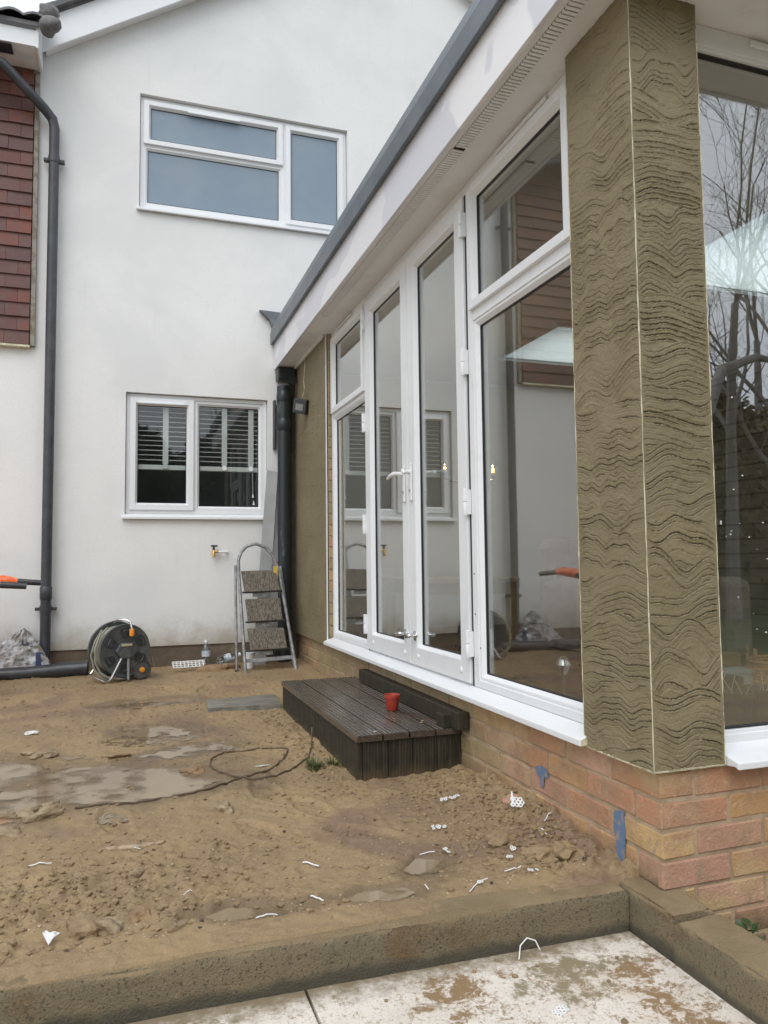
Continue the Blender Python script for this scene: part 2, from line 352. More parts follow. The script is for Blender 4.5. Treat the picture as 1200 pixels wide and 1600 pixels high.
def grid_mesh(name, X, Y, Z, mat, attrs=None, smooth=True):
    h, w = X.shape; v = np.stack([X, Y, Z], -1).reshape(-1, 3)
    i = np.arange(h*w).reshape(h, w); f = np.stack([i[:-1, :-1], i[:-1, 1:], i[1:, 1:], i[1:, :-1]], -1).reshape(-1, 4)
    me = bpy.data.meshes.new(name); me.vertices.add(len(v)); me.vertices.foreach_set('co', v.ravel().astype(np.float32))
    me.loops.add(f.size); me.loops.foreach_set('vertex_index', f.ravel().astype(np.int32))
    me.polygons.add(len(f)); me.polygons.foreach_set('loop_start', np.arange(0, f.size, 4, dtype=np.int32))
    me.update(calc_edges=True); me.validate()
    if smooth: me.polygons.foreach_set('use_smooth', np.ones(len(me.polygons), bool))
    for k, A in (attrs or {}).items():
        at = me.attributes.new(k, 'FLOAT', 'POINT'); at.data.foreach_set('value', A.ravel().astype(np.float32))
    me.materials.append(mat); return me
def copy(o, parent, loc=None):
    c_ = o.copy(); COL.objects.link(c_); c_.parent = parent
    if loc: c_.location = loc
    return c_

# ------------------------------------------------------------------ GROUND
PUD = [  # cx, cy, rx, ry, rot, level
    (-.12, 3.20, .58, .32, -.15, .1985), (-.62, 3.40, .46, .46, 0, .1985), (.15, 4.02, .20, .17, 0, .2035), (.30, 3.62, .22, .13, .4, .199),
    (.30, 1.905, .15, .048, -.12, .1955), (.62, 1.895, .13, .05, -.05, .1955), (.82, 2.02, .10, .085, .7, .196), (.12, 4.75, .30, .10, 0, .232)]
def gbase(x, y):
    return .2+.085*sstep(3.6, 6.0, y)
def ground_h(x, y, detail=True):
    h = gbase(x, y)
    h = h+.016*fbm(x*1.3, y*1.3, 3, 2)+.009*fbm(x*6, y*6, 3, 5)
    lump = sstep(.62, .15, np.hypot((x+.15)/.95, (y-2.12)/.62))
    edge = sstep(.98, 1.3, x)*sstep(3.0, 2.4, y)
    dk = sstep(.50, .85, x)*sstep(4.5, 4.2, y)*sstep(2.7, 3.4, y)*.35
    rub = np.clip(lump*.85+edge+dk+.09+.12*fbm(x*2.2, y*2.2, 2, 77), 0, 1)
    if detail:
        n1 = fbm(x*15, y*15, 4, 9); n2 = fbm(x*42, y*42, 3, 13)
        n3 = fbm(x*28, y*28, 3, 17)
        h = h+rub*(.022*np.abs(n1)+.034*np.clip(n1-.10, 0, .4)+.022*np.abs(n3)+.012*n2)+.0045*n2+.006*np.clip(n3-.1, 0, .5)+.0032*fbm(x*95, y*95, 2, 21)
    for px_, py_, pr in ((.42, 2.45, .5), (.62, 2.62, .35), (.30, 2.30, -.2), (.72, 2.33, .9), (-.02, 2.72, .2), (.50, 2.86, .1), (-.3, 4.3, .6), (.1, 4.5, .3), (.5, 5.0, -.3), (-.5, 4.9, .4), (.2, 5.15, 1.0)):
        dx = x-px_; dy = y-py_; u = dx*cos(pr)+dy*sin(pr); v = -dx*sin(pr)+dy*cos(pr); m_ = sstep(1.08, .85, np.hypot(u/.05, v/.13)+.25*vn(x*20, y*20, 3))
        h = h-m_*(.009+.0025*np.sign(np.sin(v*300+6*np.abs(u)*20))); h = h+.005*sstep(.3, .0, np.abs(np.hypot(u/.05, v/.13)-1.15))*(.6+vn(x*30, y*30, 4))
    h = h+.028*edge*sstep(1.85, 2.2, y)+.015*sstep(1.15, 1.32, x)+.008*lump
    wet = np.zeros_like(h)
    for cx, cy, rx, ry, ro, lv in PUD:
        dx = x-cx; dy = y-cy; u = (dx*cos(ro)+dy*sin(ro))/rx; v = (-dx*sin(ro)+dy*cos(ro))/ry
        d = np.hypot(u, v)+.55*fbm(x*5, y*5, 4, 31)+(.45*fbm(x*17, y*17, 3, 33) if rx < .25 else 0)
        mk = sstep(1.05, .72, d); wet = np.maximum(wet, sstep(1.5, .9, d))
        h = h*(1-mk)+mk*(lv-.0050+(.0075 if rx > .25 else .013)*fbm(x*13, y*13, 4, 40))
    wet = np.clip(wet+.35*sstep(4.5, 5.6, y)*(.5+fbm(x*2, y*2, 3, 60))+.3*(fbm(x*1.7, y*1.7, 3, 70)), 0, 1)
    return h, wet
def gz(x, y):
    return float(ground_h(np.array([[x]]), np.array([[y]]))[0][0, 0])
xs = np.concatenate([[-300, -120, -50, -20, -10, -6, -4, -3, -2.4, -1.9, -1.6], np.arange(-1.3, 1.352, .008), [1.375, 1.385, 1.6, 2, 3, 5, 10, 20, 50, 120, 300]])
ys = np.concatenate([[-300, -120, -50, -20, -10, -5, -2, -1, 0, .6, 1.2, 1.5, 1.74, 1.745], np.arange(1.752, 2.6, .006), np.arange(2.6, 3.7, .009), np.arange(3.7, 6.0, .018), [6.2, 8, 20, 60, 300]])
GX, GY = np.meshgrid(xs, ys); GZ, GW = ground_h(GX, GY)
far = (np.abs(GX) > 2.5) | (GY > 6) | (GY < 1); GZ = np.where(far, .2+.08*sstep(3.6, 6, GY), GZ)
low = sstep(1.752, 1.745, GY); GZ = GZ*(1-low)+low*np.where(GX > 1.36, .03+.03*fbm(GX*4, GY*4), .03)
GZ = np.where(GY < -1.5, .05, GZ); GW = np.where(far, .2, GW)
put('ground', grid_mesh('ground', GX, GY, GZ, M_MUD, {'wet': GW}), kind='structure')
def pud_d(i, x, y):
    cx, cy, rx, ry, ro, lv = PUD[i]; dx = x-cx; dy = y-cy
    return np.hypot((dx*cos(ro)+dy*sin(ro))/rx, (-dx*sin(ro)+dy*cos(ro))/ry)
for i, (cx, cy, rx, ry, ro, lv) in enumerate(PUD):
    R_ = max(rx, ry)*1.5; sg = .004 if rx < .25 else .009; gx = np.arange(cx-R_, cx+R_, sg); gy = np.arange(max(1.80, cy-R_), cy+R_, sg); A, B = np.meshgrid(gx, gy)
    hh, _ = ground_h(A, B); D = np.array([pud_d(j, A, B) for j in range(len(PUD))]); dep = lv-hh; ok = (D.argmin(0) == i) & (D[i] < 1.5)
    keep = (dep > -.004) & ok; q = keep[:-1, :-1] & keep[1:, :-1] & keep[:-1, 1:] & keep[1:, 1:]
    idx = np.arange(A.size).reshape(A.shape); F = np.stack([idx[:-1, :-1], idx[:-1, 1:], idx[1:, 1:], idx[1:, :-1]], -1)[q]
    us_, inv = np.unique(F, return_inverse=True); V = np.stack([A.ravel(), B.ravel(), np.full(A.size, lv)], -1)[us_]
    me = bpy.data.meshes.new('puddle'); me.from_pydata(V.tolist(), [], inv.reshape(-1, 4).tolist()); me.materials.append(M_WATER)
    at = me.attributes.new('depth', 'FLOAT', 'POINT'); at.data.foreach_set('value', dep.ravel()[us_].astype(np.float32)); put('puddle', me, kind='structure')
def blob(mb, c, r, sq=(1, 1, 1), seed=0, rough=.35, sub=2, rz=0):
    bm = bmesh.new(); bmesh.ops.create_icosphere(bm, subdivisions=sub, radius=1)
    co = np.array([v.co[:] for v in bm.verts]); fs = [tuple(v.index for v in f.verts) for f in bm.faces]; bm.free()
    d = 1+rough*(vn3(co[:, 0]*1.3+seed*3.1, co[:, 1]*1.3, co[:, 2]*1.3+seed)*1.6+.5*vn3(co[:, 0]*3+seed, co[:, 1]*3, co[:, 2]*3))
    # flatten facets
    co = co*d[:, None]; co = np.sign(co)*np.abs(co)**.85
    cz, sz = cos(rz), sin(rz); p = co*np.array(sq)*r; x_ = p[:, 0]*cz-p[:, 1]*sz; y_ = p[:, 0]*sz+p[:, 1]*cz
    mb.add(np.stack([x_+c[0], y_+c[1], p[:, 2]+c[2]], -1), fs)
# loose crumbs of earth (uncountable)
def scatter(name, n, area, rmin, rmax, mat, sub=1, pw=3):
    protos = []
    for k in range(6):
        q = MB(); blob(q, (0, 0, 0), 1, seed=k+20, rough=.6, sub=sub); protos.append((np.array(q.v), np.array(q.f)))
    V = []; Fc = []; off = 0; PX = []; 
    while len(PX) < n:
        p = area()
        if p: PX.append(p)
    PX = np.array(PX); H, _ = ground_h(PX[:, :1], PX[:, 1:2])
    for (x, y), hh in zip(PX, H[:, 0]):
        pv, pf = protos[random.randrange(6)]; r_ = rmin+(rmax-rmin)*random.random()**pw
        a_ = random.random()*6.28; R_ = np.array([[cos(a_), -sin(a_), 0], [sin(a_), cos(a_), 0], [0, 0, 1]])
        v = (pv*np.array([1, random.uniform(.6, 1), random.uniform(.35, .7)])*r_)@R_.T+np.array([x, y, hh+r_*.08]); V.append(v); Fc.append(pf+off); off += len(pv)
    me = bpy.data.meshes.new(name); me.from_pydata(np.concatenate(V).tolist(), [], np.concatenate(Fc).tolist()); me.materials.append(mat)
    return put(name, me, kind='stuff')
def a_clod():
    k = random.random()
    if k < .36: x = random.gauss(1.17, .12); y = random.uniform(1.87, 2.85)
    elif k < .58: x = random.gauss(-.12, .32); y = random.gauss(2.1, .2)
    elif k < .70: x = random.gauss(.78, .06); y = random.uniform(2.7, 4.3)
    else: x = random.uniform(-1.2, 1.28); y = random.uniform(1.85, 5.7)
    if x > 1.29 or y < 1.84 or y > 5.85 or (x > .84 and 2.84 < y < 4.4): return None
    return (x, y)
scatter('earth_crumbs', 8500, a_clod, .0015, .012, M_CLOD)
def a_any():
    x = random.uniform(-1.1, 1.28); y = 1.84+3.6*random.random()**1.6
    return None if (x > .84 and 2.84 < y < 4.4) else (x, y)
scatter('leaf_litter', 300, a_any, .0015, .008, simple('rotten_leaf', (.11, .07, .04), .6, (.06, .045, .03), 30), sub=1, pw=2)
scatter('pale_grit', 3200, a_any, .0012, .0042, M_CHIP, sub=1, pw=4)

# ------------------------------------------------------------------ PATIO + KERB
pat = MB().box(-3, 1.25, -3, 1.78, .031, .06).build('patio', M_MORTAR, kind='structure')
for (x0, x1) in ((.398, 1.2425), (-.452, .392), (-1.302, -.458)):
    for (y0, y1) in ((.87, 1.735), (.0, .864), (-.87, -.006)):
        MB().box(x0, x1, y0, y1, .06, .094+random.uniform(-.001, .001)).build('slab', M_SLAB, pat, bevel=.002)
def noisy_box(mb, x0, x1, y0, y1, z0, z1, st, amp, sd=0, chip=.006):
    def face(A, B, P):
        X, Y, Z = P(*np.meshgrid(A, B)); s = 14
        dx = amp*(vn3(X*s, Y*s, Z*s, sd)*.9+vn3(X*60, Y*60, Z*60, sd)); dy = amp*(vn3(X*s+9, Y*s, Z*s+5, sd)*.9+1.3*vn3(X*60+5, Y*60, Z*60, sd)); dz = amp*(vn3(X*s, Y*s+7, Z*s+3, sd)*1.4+vn3(X*60, Y*60+3, Z*60, sd))
        # worn arris
        he = np.minimum(np.minimum(X-x0, x1-X), np.minimum(Y-y0, y1-Y)); dd_ = he+(z1-Z)
        k = chip*1.1*(1+1.2*vn3(X*16, Y*16, Z*0, sd+3))*np.clip(1-dd_/.024, 0, 1)**1.5
        cx = np.clip(1-(X-x0)/.02, 0, 1)-np.clip(1-(x1-X)/.02, 0, 1); cy = np.clip(1-(Y-y0)/.02, 0, 1)-np.clip(1-(y1-Y)/.02, 0, 1)
        V = np.stack([X+dx+k*cx, Y+dy+k*cy, Z+dz-k], -1).reshape(-1, 3); h, w = X.shape; i = np.arange(h*w).reshape(h, w)
        F = np.stack([i[:-1, :-1], i[:-1, 1:], i[1:, 1:], i[1:, :-1]], -1).reshape(-1, 4); mb.add(V, F.tolist())
    ax = np.linspace(x0, x1, max(3, int((x1-x0)/st))); ay = np.linspace(y0, y1, max(3, int((y1-y0)/st))); az = np.linspace(z0, z1, max(3, int((z1-z0)/st)))
    face(ax, ay, lambda a, b: (a, b, a*0+z1))
    for yv in (y0, y1): face(ax, az, lambda a, b, yv=yv: (a, a*0+yv, b))
    for xv in (x0, x1): face(ay, az, lambda a, b, xv=xv: (a*0+xv, a, b))
def kerb(x0, x1, y0, y1, z0, z1, sd, label, group, rz=0, piv=(0, 0), st=.0065):
    mb = MB(); noisy_box(mb, x0-piv[0], x1-piv[0], y0-piv[1], y1-piv[1], z0, z1, st, .0019, sd)
    o = mb.build('kerb_block', M_KERB, smooth=True); o.location = (piv[0], piv[1], 0); o.rotation_euler = (0, 0, rz); tag(o, label, 'kerb', group)
    return o
G_ = 'concrete kerb blocks round the patio'
kerb(-1.1, 1.243, 1.700, 1.812, .07, .200, 1, 'long muddy concrete kerb between the mud and the white slabs', G_, rz=-.030, piv=(1.243, 1.70))
kerb(1.246, 1.372, 1.535, 1.80, .07, .203, 2, 'short concrete kerb block in the corner by the brick pillar base', G_)
kerb(1.240, 1.372, .55, 1.528, .07, .198, 3, 'concrete kerb running towards the viewer right of the white slabs', G_)

# ------------------------------------------------------------------ HOUSE
HY = 5.97
house = thing('white_house', 'white rendered gable house with two windows and red hung tiles', 'house', (0, HY, 0))
def H(mb, name, mat, parent=None, **k):
    o = mb.build(name, mat, **k); o.parent = parent or house
    o.location = (0, -HY, 0) if parent is None else (0, 0, 0)
    return o
def zg(x): return min(5.23+.638*x, 8.01-.638*x)
WIN = [(-.005, 1.075, 1.395, 2.365), (.075, 1.76, 3.79, 4.74)]
mb = MB(); xb = [-6, -3, -.655, WIN[0][0], WIN[1][0], WIN[0][1], WIN[1][1], 2.18, 4.95]; zb = [.44, WIN[0][2], WIN[0][3], WIN[1][2], WIN[1][3]]
for i in range(len(xb)-1):
    for j in range(len(zb)-1):
        cx = (xb[i]+xb[i+1])/2; cz = (zb[j]+zb[j+1])/2
        if any(w[0] < cx < w[1] and w[2] < cz < w[3] for w in WIN): continue
        mb.add([(xb[i], HY, zb[j]), (xb[i+1], HY, zb[j]), (xb[i+1], HY, zb[j+1]), (xb[i], HY, zb[j+1])], [(0, 1, 2, 3)])
    if xb[i] >= -.66: mb.add([(xb[i], HY, 4.74), (xb[i+1], HY, 4.74), (xb[i+1], HY, zg(xb[i+1])+.13), (xb[i], HY, zg(xb[i])+.13)], [(0, 1, 2, 3)])
mb.add([(-6, HY, .44), (4.95, HY, .44), (4.95, HY+.02, .44), (-6, HY+.02, .44)], [(0, 1, 2, 3)])
for x0, x1, z0, z1 in WIN:
    y1 = HY+.10
    mb.add([(x0, HY, z0), (x0, y1, z0), (x0, y1, z1), (x0, HY, z1)], [(0, 1, 2, 3)]); mb.add([(x1, HY, z0), (x1, y1, z0), (x1, y1, z1), (x1, HY, z1)], [(0, 1, 2, 3)])
    mb.add([(x0, HY, z1), (x1, HY, z1), (x1, y1, z1), (x0, y1, z1)], [(0, 1, 2, 3)]); mb.add([(x0, HY, z0), (x1, HY, z0), (x1, y1, z0), (x0, y1, z0)], [(0, 1, 2, 3)])
H(mb, 'wall', M_RENDER)
a = N('damp_plinth'); c = a.mix(a.ramp(a.noise(9, 6, .7), .35, .65), (.15, .105, .075), (.10, .082, .05)); c = a.mix(a.ramp(a.noise(3, 5), .52, .7), c, (.20, .17, .12)); a.bump(a.noise(40, 5), .6, .006); M_PLINTH = a.fin(c, .7)
H(MB().box(-6, 4.95, HY+.012, HY+.2, 0, .445), 'plinth', M_PLINTH)
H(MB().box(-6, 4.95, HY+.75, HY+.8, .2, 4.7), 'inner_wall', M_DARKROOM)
def frame_y(mb, x0, x1, z0, z1, w, y0, y1, wb=None, wt=None):   # rectangular frame lying in XZ
    wb = wb or w; wt = wt or w
    mb.box(x0, x0+w, y0, y1, z0, z1); mb.box(x1-w, x1, y0, y1, z0, z1); mb.box(x0+w, x1-w, y0, y1, z0, z0+wb); mb.box(x0+w, x1-w, y0, y1, z1-wt, z1)
def frame_x(mb, a0, a1, z0, z1, w, x0, x1, wb=None, wt=None):   # rectangular frame lying in YZ
    wb = wb or w; wt = wt or w
    mb.box(x0, x1, a0, a0+w, z0, z1); mb.box(x0, x1, a1-w, a1, z0, z1); mb.box(x0, x1, a0+w, a1-w, z0, z0+wb); mb.box(x0, x1, a0+w, a1-w, z1-wt, z1)
def slope_frame_y(mb, x0, x1, z0, z1, w, y0, y1):   # glazing bead sloping inwards
    o = [(x0, z0), (x1, z0), (x1, z1), (x0, z1)]; i = [(x0+w, z0+w), (x1-w, z0+w), (x1-w, z1-w), (x0+w, z1-w)]
    mb.add([(p[0], y0, p[1]) for p in o]+[(p[0], y1, p[1]) for p in i], [(k, (k+1) % 4, 4+(k+1) % 4, 4+k) for k in range(4)])
def slope_frame_x(mb, a0, a1, z0, z1, w, x0, x1):
    o = [(a0, z0), (a1, z0), (a1, z1), (a0, z1)]; i = [(a0+w, z0+w), (a1-w, z0+w), (a1-w, z1-w), (a0+w, z1-w)]
    mb.add([(x0, p[0], p[1]) for p in o]+[(x1, p[0], p[1]) for p in i], [(k, (k+1) % 4, 4+(k+1) % 4, 4+k) for k in range(4)])
def sash_y(x0, x1, z0, z1, w, y, parent, gm, proud=0.0):
    mb = MB(); b = .014
    frame_y(mb, x0, x1, z0, z1, w, y-proud, y+.05); slope_frame_y(mb, x0+w-.0005, x1-w+.0005, z0+w-.0005, z1-w+.0005, b, y-proud+.001, y+.018)
    H(mb, 'sash', M_UPVC, parent, bevel=.003)
    g = MB(); frame_y(g, x0+w+b-.001, x1-w-b+.001, z0+w+b-.001, z1-w-b+.001, .004, y+.017, y+.03); H(g, 'gasket', M_GASKET, parent)
    H(MB().box(x0+w+b-.002, x1-w-b+.002, y+.022, y+.026, z0+w+b-.002, z1-w-b+.002), 'pane', gm, parent)
# lower window
def win_part(nm): 
    o = MB().build(nm, M_UPVC) if False else None
wl_ = MB(); x0, x1, z0, z1 = WIN[0]; fy = HY+.035
frame_y(wl_, x0+.004, x1-.004, z0+.045, z1-.004, .028, fy, fy+.06); wl_.box(.492, .512, fy+.002, fy+.058, z0+.073, z1-.032)
w1 = H(wl_, 'window', M_UPVC, bevel=.002)
sash_y(.027, .500, z0+.073, z1-.034, .042, fy-.008, w1, M_GLASSH, .008)
sash_y(.508, x1-.032, z0+.073, z1-.034, .022, fy+.004, w1, M_GLASSH, 0)
w = MB(); w.prism([(HY-.035, z0+.0), (HY-.035, z0+.02), (fy, z0+.044), (fy+.05, z0+.044), (fy+.05, z0+.003), (HY-.02, z0+.003)], 'x', x0-.02, x1+.02); H(w, 'sill', M_UPVC, w1, bevel=.003)
H(MB().box(.09, .43, fy-.032, fy-.0165, 2.283, 2.300), 'trickle_vent', M_UPVC, w1, bevel=.004)
# upper window
wl_ = MB(); x0, x1, z0, z1 = WIN[1]
frame_y(wl_, x0+.004, x1-.004, z0+.042, z1-.004, .028, fy, fy+.06); wl_.box(1.205, 1.235, fy+.002, fy+.058, z0+.07, z1-.032); wl_.box(x0+.032, 1.205, fy+.004, fy+.056, 4.335, 4.36)
w2 = H(wl_, 'window', M_UPVC, bevel=.002)
sash_y(x0+.03, 1.208, 4.352, z1-.034, .038, fy-.008, w2, M_FROST, .008)
sash_y(x0+.03, 1.208, z0+.068, 4.342, .018, fy+.004, w2, M_FROST, 0)
sash_y(1.232, x1-.03, z0+.068, z1-.034, .038, fy-.008, w2, M_FROST, .008)
w = MB(); w.prism([(HY-.035, z0+.0), (HY-.035, z0+.02), (fy, z0+.041), (fy+.05, z0+.041), (fy+.05, z0+.003), (HY-.02, z0+.003)], 'x', x0-.02, x1+.02); H(w, 'sill', M_UPVC, w2, bevel=.003)
H(MB().box(.44, .85, fy-.032, fy-.0165, 4.650, 4.668), 'trickle_vent', M_UPVC, w2, bevel=.004)
# hung tiles
H(MB().box(-6, -.668, HY-.018, HY-.001, 2.665, 4.74), 'tile_backing', M_DARKSLOT)
H(MB().box(-.672, -.640, HY-.035, HY-.002, 2.655, 4.74), 'tile_edge_trim', simple('aged_timber', (.28, .26, .22), .7, (.18, .15, .11), 20), bevel=.002)
H(MB().box(-6, -.672, HY-.052, HY-.002, 2.640, 2.655), 'tile_foot_trim', M_BEAD)
tv = MB(); tw, th = .163, .135
tv.hexa([(0, -.026, 0), (tw, -.026, 0), (tw, -.014, 0), (0, -.014, 0), (0, -.008, th), (tw, -.008, th), (tw, .0, th), (0, .0, th)])
tmesh = tv.mesh('tile', M_TILE); tmesh2 = MB().hexa([(0, -.026, 0), (tw/2, -.026, 0), (tw/2, -.014, 0), (0, -.014, 0), (0, -.008, th), (tw/2, -.008, th), (tw/2, .0, th), (0, .0, th)]).mesh('tile_half', M_TILE)
nt = 0
for r_ in range(20):
    zz = 2.658+r_*.1035; x = -.676
    if r_ % 2: x -= tw/2+.001; o = put('tile', tmesh2, house); o.location = (x, -.022, zz)
    for k in range(14):
        x -= tw+.002
        o = put('tile', tmesh, house); o.location = (x, -.022+random.uniform(-.002, .002), zz+random.uniform(-.002, .002)); nt += 1
rest = MB()
for r_ in range(20):
    zz = 2.658+r_*.1035
    for k in range(14, 32):
        x = -.676-(k+1)*(tw+.002)-(tw/2 if r_ % 2 else 0)
        rest.hexa([(x, HY-.048, zz), (x+tw, HY-.048, zz), (x+tw, HY-.036, zz), (x, HY-.036, zz), (x, HY-.03, zz+th), (x+tw, HY-.03, zz+th), (x+tw, HY-.022, zz+th), (x, HY-.022, zz+th)])
H(rest, 'tiles_beyond', M_TILE, kind='stuff')
# left eaves
ev = MB(); ev.box(-6, -.640, 5.650, 5.668, 4.745, 4.865); H(ev, 'fascia', M_UPVC, bevel=.002)
H(MB().box(-6, -.640, 5.668, HY-.001, 4.752, 4.762), 'soffit', M_SOFFIT)
H(MB().prism([(5.645, 4.735), (HY-.03, 4.735), (HY-.03, 5.15), (5.645, 4.90)], 'x', -.640, -.622), 'box_end', M_UPVC, bevel=.002)
H(MB().box(-.80, -.95, 5.66, 5.78, 4.735, 4.751), 'soffit_vent', M_BLACKPL)
# left roof slab + tile courses
sl = .62
H(MB().prism([(5.62, 4.88), (5.62, 4.91), (8.2, 4.91+2.58*sl), (8.2, 4.88+2.58*sl)], 'x', -6, -.60), 'roof', M_ROOFTILE)
tm = MB(); n = 10; prof = [(-.15+.03*k, .028*abs(sin(pi*k/5))+.0) for k in range(n+1)]
vs = []
for yy in (0, .40):
    for dz in (0, .018):
        for u, q in prof: vs.append((u, yy, q+dz+yy*sl))
k1 = n+1; fs = []
for i in range(n): fs += [(i, i+1, 2*k1+i+1, 2*k1+i), (k1+i, k1+i+1, 3*k1+i+1, 3*k1+i), (i, i+1, k1+i+1, k1+i), (2*k1+i, 2*k1+i+1, 3*k1+i+1, 3*k1+i)]
tm.add(vs, fs); rt_m = tm.mesh('roof_tile', M_ROOFTILE, True)
for row in range(3):
    for k in range(5):
        o = put('roof_tile', rt_m, house); o.location = (-.72-k*.30+random.uniform(-.004, .004), 5.585-HY+row*.34, 4.905+row*(.34*sl)+.01)
lump = MB(); blob(lump, (-.545, 5.62, 4.90), .075, (.95, .9, .95), 3, .5, 3); blob(lump, (-.56, 5.63, 5.0), .06, (1.2, .9, .8), 5, .5, 3); H(lump, 'verge_mortar', M_ROOFTILE, smooth=True)
# gable verge
def slope_box(name, mat, x0, x1, f0, f1, y0, y1, dz0, dz1, **k):
    mb = MB(); mb.hexa([(x0, y0, f0+dz0), (x1, y0, f1+dz0), (x1, y1, f1+dz0), (x0, y1, f0+dz0), (x0, y0, f0+dz1), (x1, y0, f1+dz1), (x1, y1, f1+dz1), (x0, y1, f0+dz1)])
    return H(mb, name, mat, **k)
zl = lambda x: 5.23+.638*x; zr = lambda x: 8.01-.638*x
slope_box('bargeboard', M_UPVC, -.66, 2.18, zl(-.66), zl(2.18), 5.855, 5.875, .02, .275, bevel=.003)
slope_box('bargeboard', M_UPVC, 2.18, 5.3, zr(2.18), zr(5.3), 5.855, 5.875, .02, .275, bevel=.003)
slope_box('verge_soffit', M_SOFFIT, -.60, 2.18, zl(-.60), zl(2.18), 5.876, HY-.002, .045, .055)
slope_box('verge_soffit', M_SOFFIT, 2.18, 5.3, zr(2.18), zr(5.3), 5.876, HY-.002, .045, .055)
slope_box('roof', M_ROOFTILE, -.60, 2.18, zl(-.60), zl(2.18), 5.84, 10, .276, .30)
slope_box('roof', M_ROOFTILE, 2.18, 5.3, zr(2.18), zr(5.3), 5.84, 10, .276, .30)
L_ = .30
for sgn in (0, 1):
    x = -.60
    while x < 2.1:
        x2 = x+L_
        if sgn == 0: p = [(x, zl(x)+.30), (x2, zl(x2)+.302), (x2, zl(x2)+.322), (x, zl(x)+.345)]
        else: a0 = 4.36-x; a1 = 4.36-x2; p = [(a1, zr(a1)+.302), (a0, zr(a0)+.30), (a0, zr(a0)+.345), (a1, zr(a1)+.322)]
        mb = MB(); mb.add([(p[0][0], 5.80, p[0][1]-.012), (p[1][0], 5.80, p[1][1]-.012), (p[2][0], 5.80, p[2][1]), (p[3][0], 5.80, p[3][1]), (p[0][0], 6.2, p[0][1]), (p[1][0], 6.2, p[1][1]), (p[2][0], 6.2, p[2][1]), (p[3][0], 6.2, p[3][1])],
                          [(0, 1, 2, 3), (4, 7, 6, 5), (0, 4, 5, 1), (3, 2, 6, 7), (0, 3, 7, 4), (1, 5, 6, 2)])
        H(mb, 'roof_tile', M_ROOFTILE, bevel=.004); x = x2
# venetian blind behind the lower window
bl = thing('venetian_blind', 'half lowered grey slatted blind behind the lower kitchen window', 'blind', (.53, 6.06, 2.3))
smb = MB().hexa([(-.50, -.019, -.006), (.50, -.019, -.006), (.50, .019, .004), (-.50, .019, .004), (-.50, -.019, -.003), (.50, -.019, -.003), (.50, .019, .007), (-.50, .019, .007)]).mesh('slat', M_BLIND)
for k in range(12): o = put('slat', smb, bl); o.location = (0, 0, -.025-k*.0375)
MB().box(-.50, .50, -.018, .018, -.515, -.478).build('bottom_rail', M_TAPE, bl, bevel=.003)
MB().box(-.50, .50, -.02, .02, -.008, .02).build('head_rail', M_TAPE, bl)
for x in (-.24, .21, .42):
    MB().box(x-.021, x+.021, -.0225, -.0195, -.47, 0).build('ladder_tape', M_TAPE, bl); MB().lathe((x, -.03, -.49), (0, 1, 0), [(.02, 0), (.022, .006)], 10).build('tape_button', M_TAPE, bl)
MB().tube([(.435, -.02, -.5), (.437, -.02, -.70)], .0025, 5).build('pull_cord', M_TAPE, bl)
MB().lathe((.437, -.02, -.72), (0, 0, 1), [(.010, 0), (.004, .03)], 8).build('cord_weight', M_WHITE, bl)
MB().lathe((.443, -.02, -.78), (0, 0, 1), [(.011, 0), (.004, .035)], 8).build('cord_weight', M_WHITE, bl)
# tall downpipe
dp = thing('downpipe', 'long round grey downpipe on the white wall beside the hung tiles', 'drainpipe', (-.53, 5.90, .25))
P_ = lambda pts: [(x+.53, y-5.90, z_-.25) for x, y, z_ in pts]
MB().tube(P_([(-1.5, 5.74, 4.78), (-.86, 5.72, 4.62), (-.60, 5.86, 4.42), (-.545, 5.90, 4.37), (-.53, 5.90, 4.30), (-.53, 5.90, .22)]), .036, 16).build('pipe', M_PIPEGREY, dp, True)
for zc in (.745, 4.06):
    MB().lathe((0, 0, zc-.25-.025), (0, 0, 1), [(.040, 0), (.040, .05)], 16).build('collar', M_PIPEGREY, dp, True)
    c1 = MB().box(-.072, -.036, .004, .045, zc-.262, zc-.238).build('clip', M_PIPEGREY, dp, bevel=.004); MB().box(.036, .072, .004, .045, zc-.262, zc-.238).build('clip', M_PIPEGREY, dp, bevel=.004)
MB().lathe((0, 0, .56), (0, 0, 1), [(.0375, 0), (.0415, .005), (.0415, .09), (.0375, .095)], 16).build('collar', M_PIPEGREY, dp, True)
# garden tap
tp = thing('garden_tap', 'brass garden tap with black handle on the white wall', 'tap', (.66, 5.93, 1.155))
MB().tube([(.09, .04, -.01), (.09, 0, -.01), (0, 0, -.01)], .009, 8).build('feed_pipe', M_WHITE, tp, True)
MB().tube([(.02, 0, -.01), (-.012, 0, -.005), (-.015, -.01, -.05)], [.013, .014, .012], 10).build('body', M_BRASS, tp, True)
MB().lathe((-.012, 0, 0), (0, 0, 1), [(.009, 0), (.009, .03)], 10).build('stem', M_BLACKPL, tp, True)
MB().box(-.035, .018, -.008, .008, .03, .043).build('handle', M_BLACKPL, tp, bevel=.004)

# ------------------------------------------------------------------ EXTENSION
ext = thing('garden_room', 'flat roofed white extension with tall glazed side, brick base and raw rendered pillar', 'extension', (1.3, 1.65, .2))
def E_(mb, name, mat, parent=None, **k):
    o = mb.build(name, mat, **k); o.parent = parent or ext; o.location = (-1.3, -1.65, -.2) if parent is None else (0, 0, 0); return o
BX, BY = 1.315, 1.652
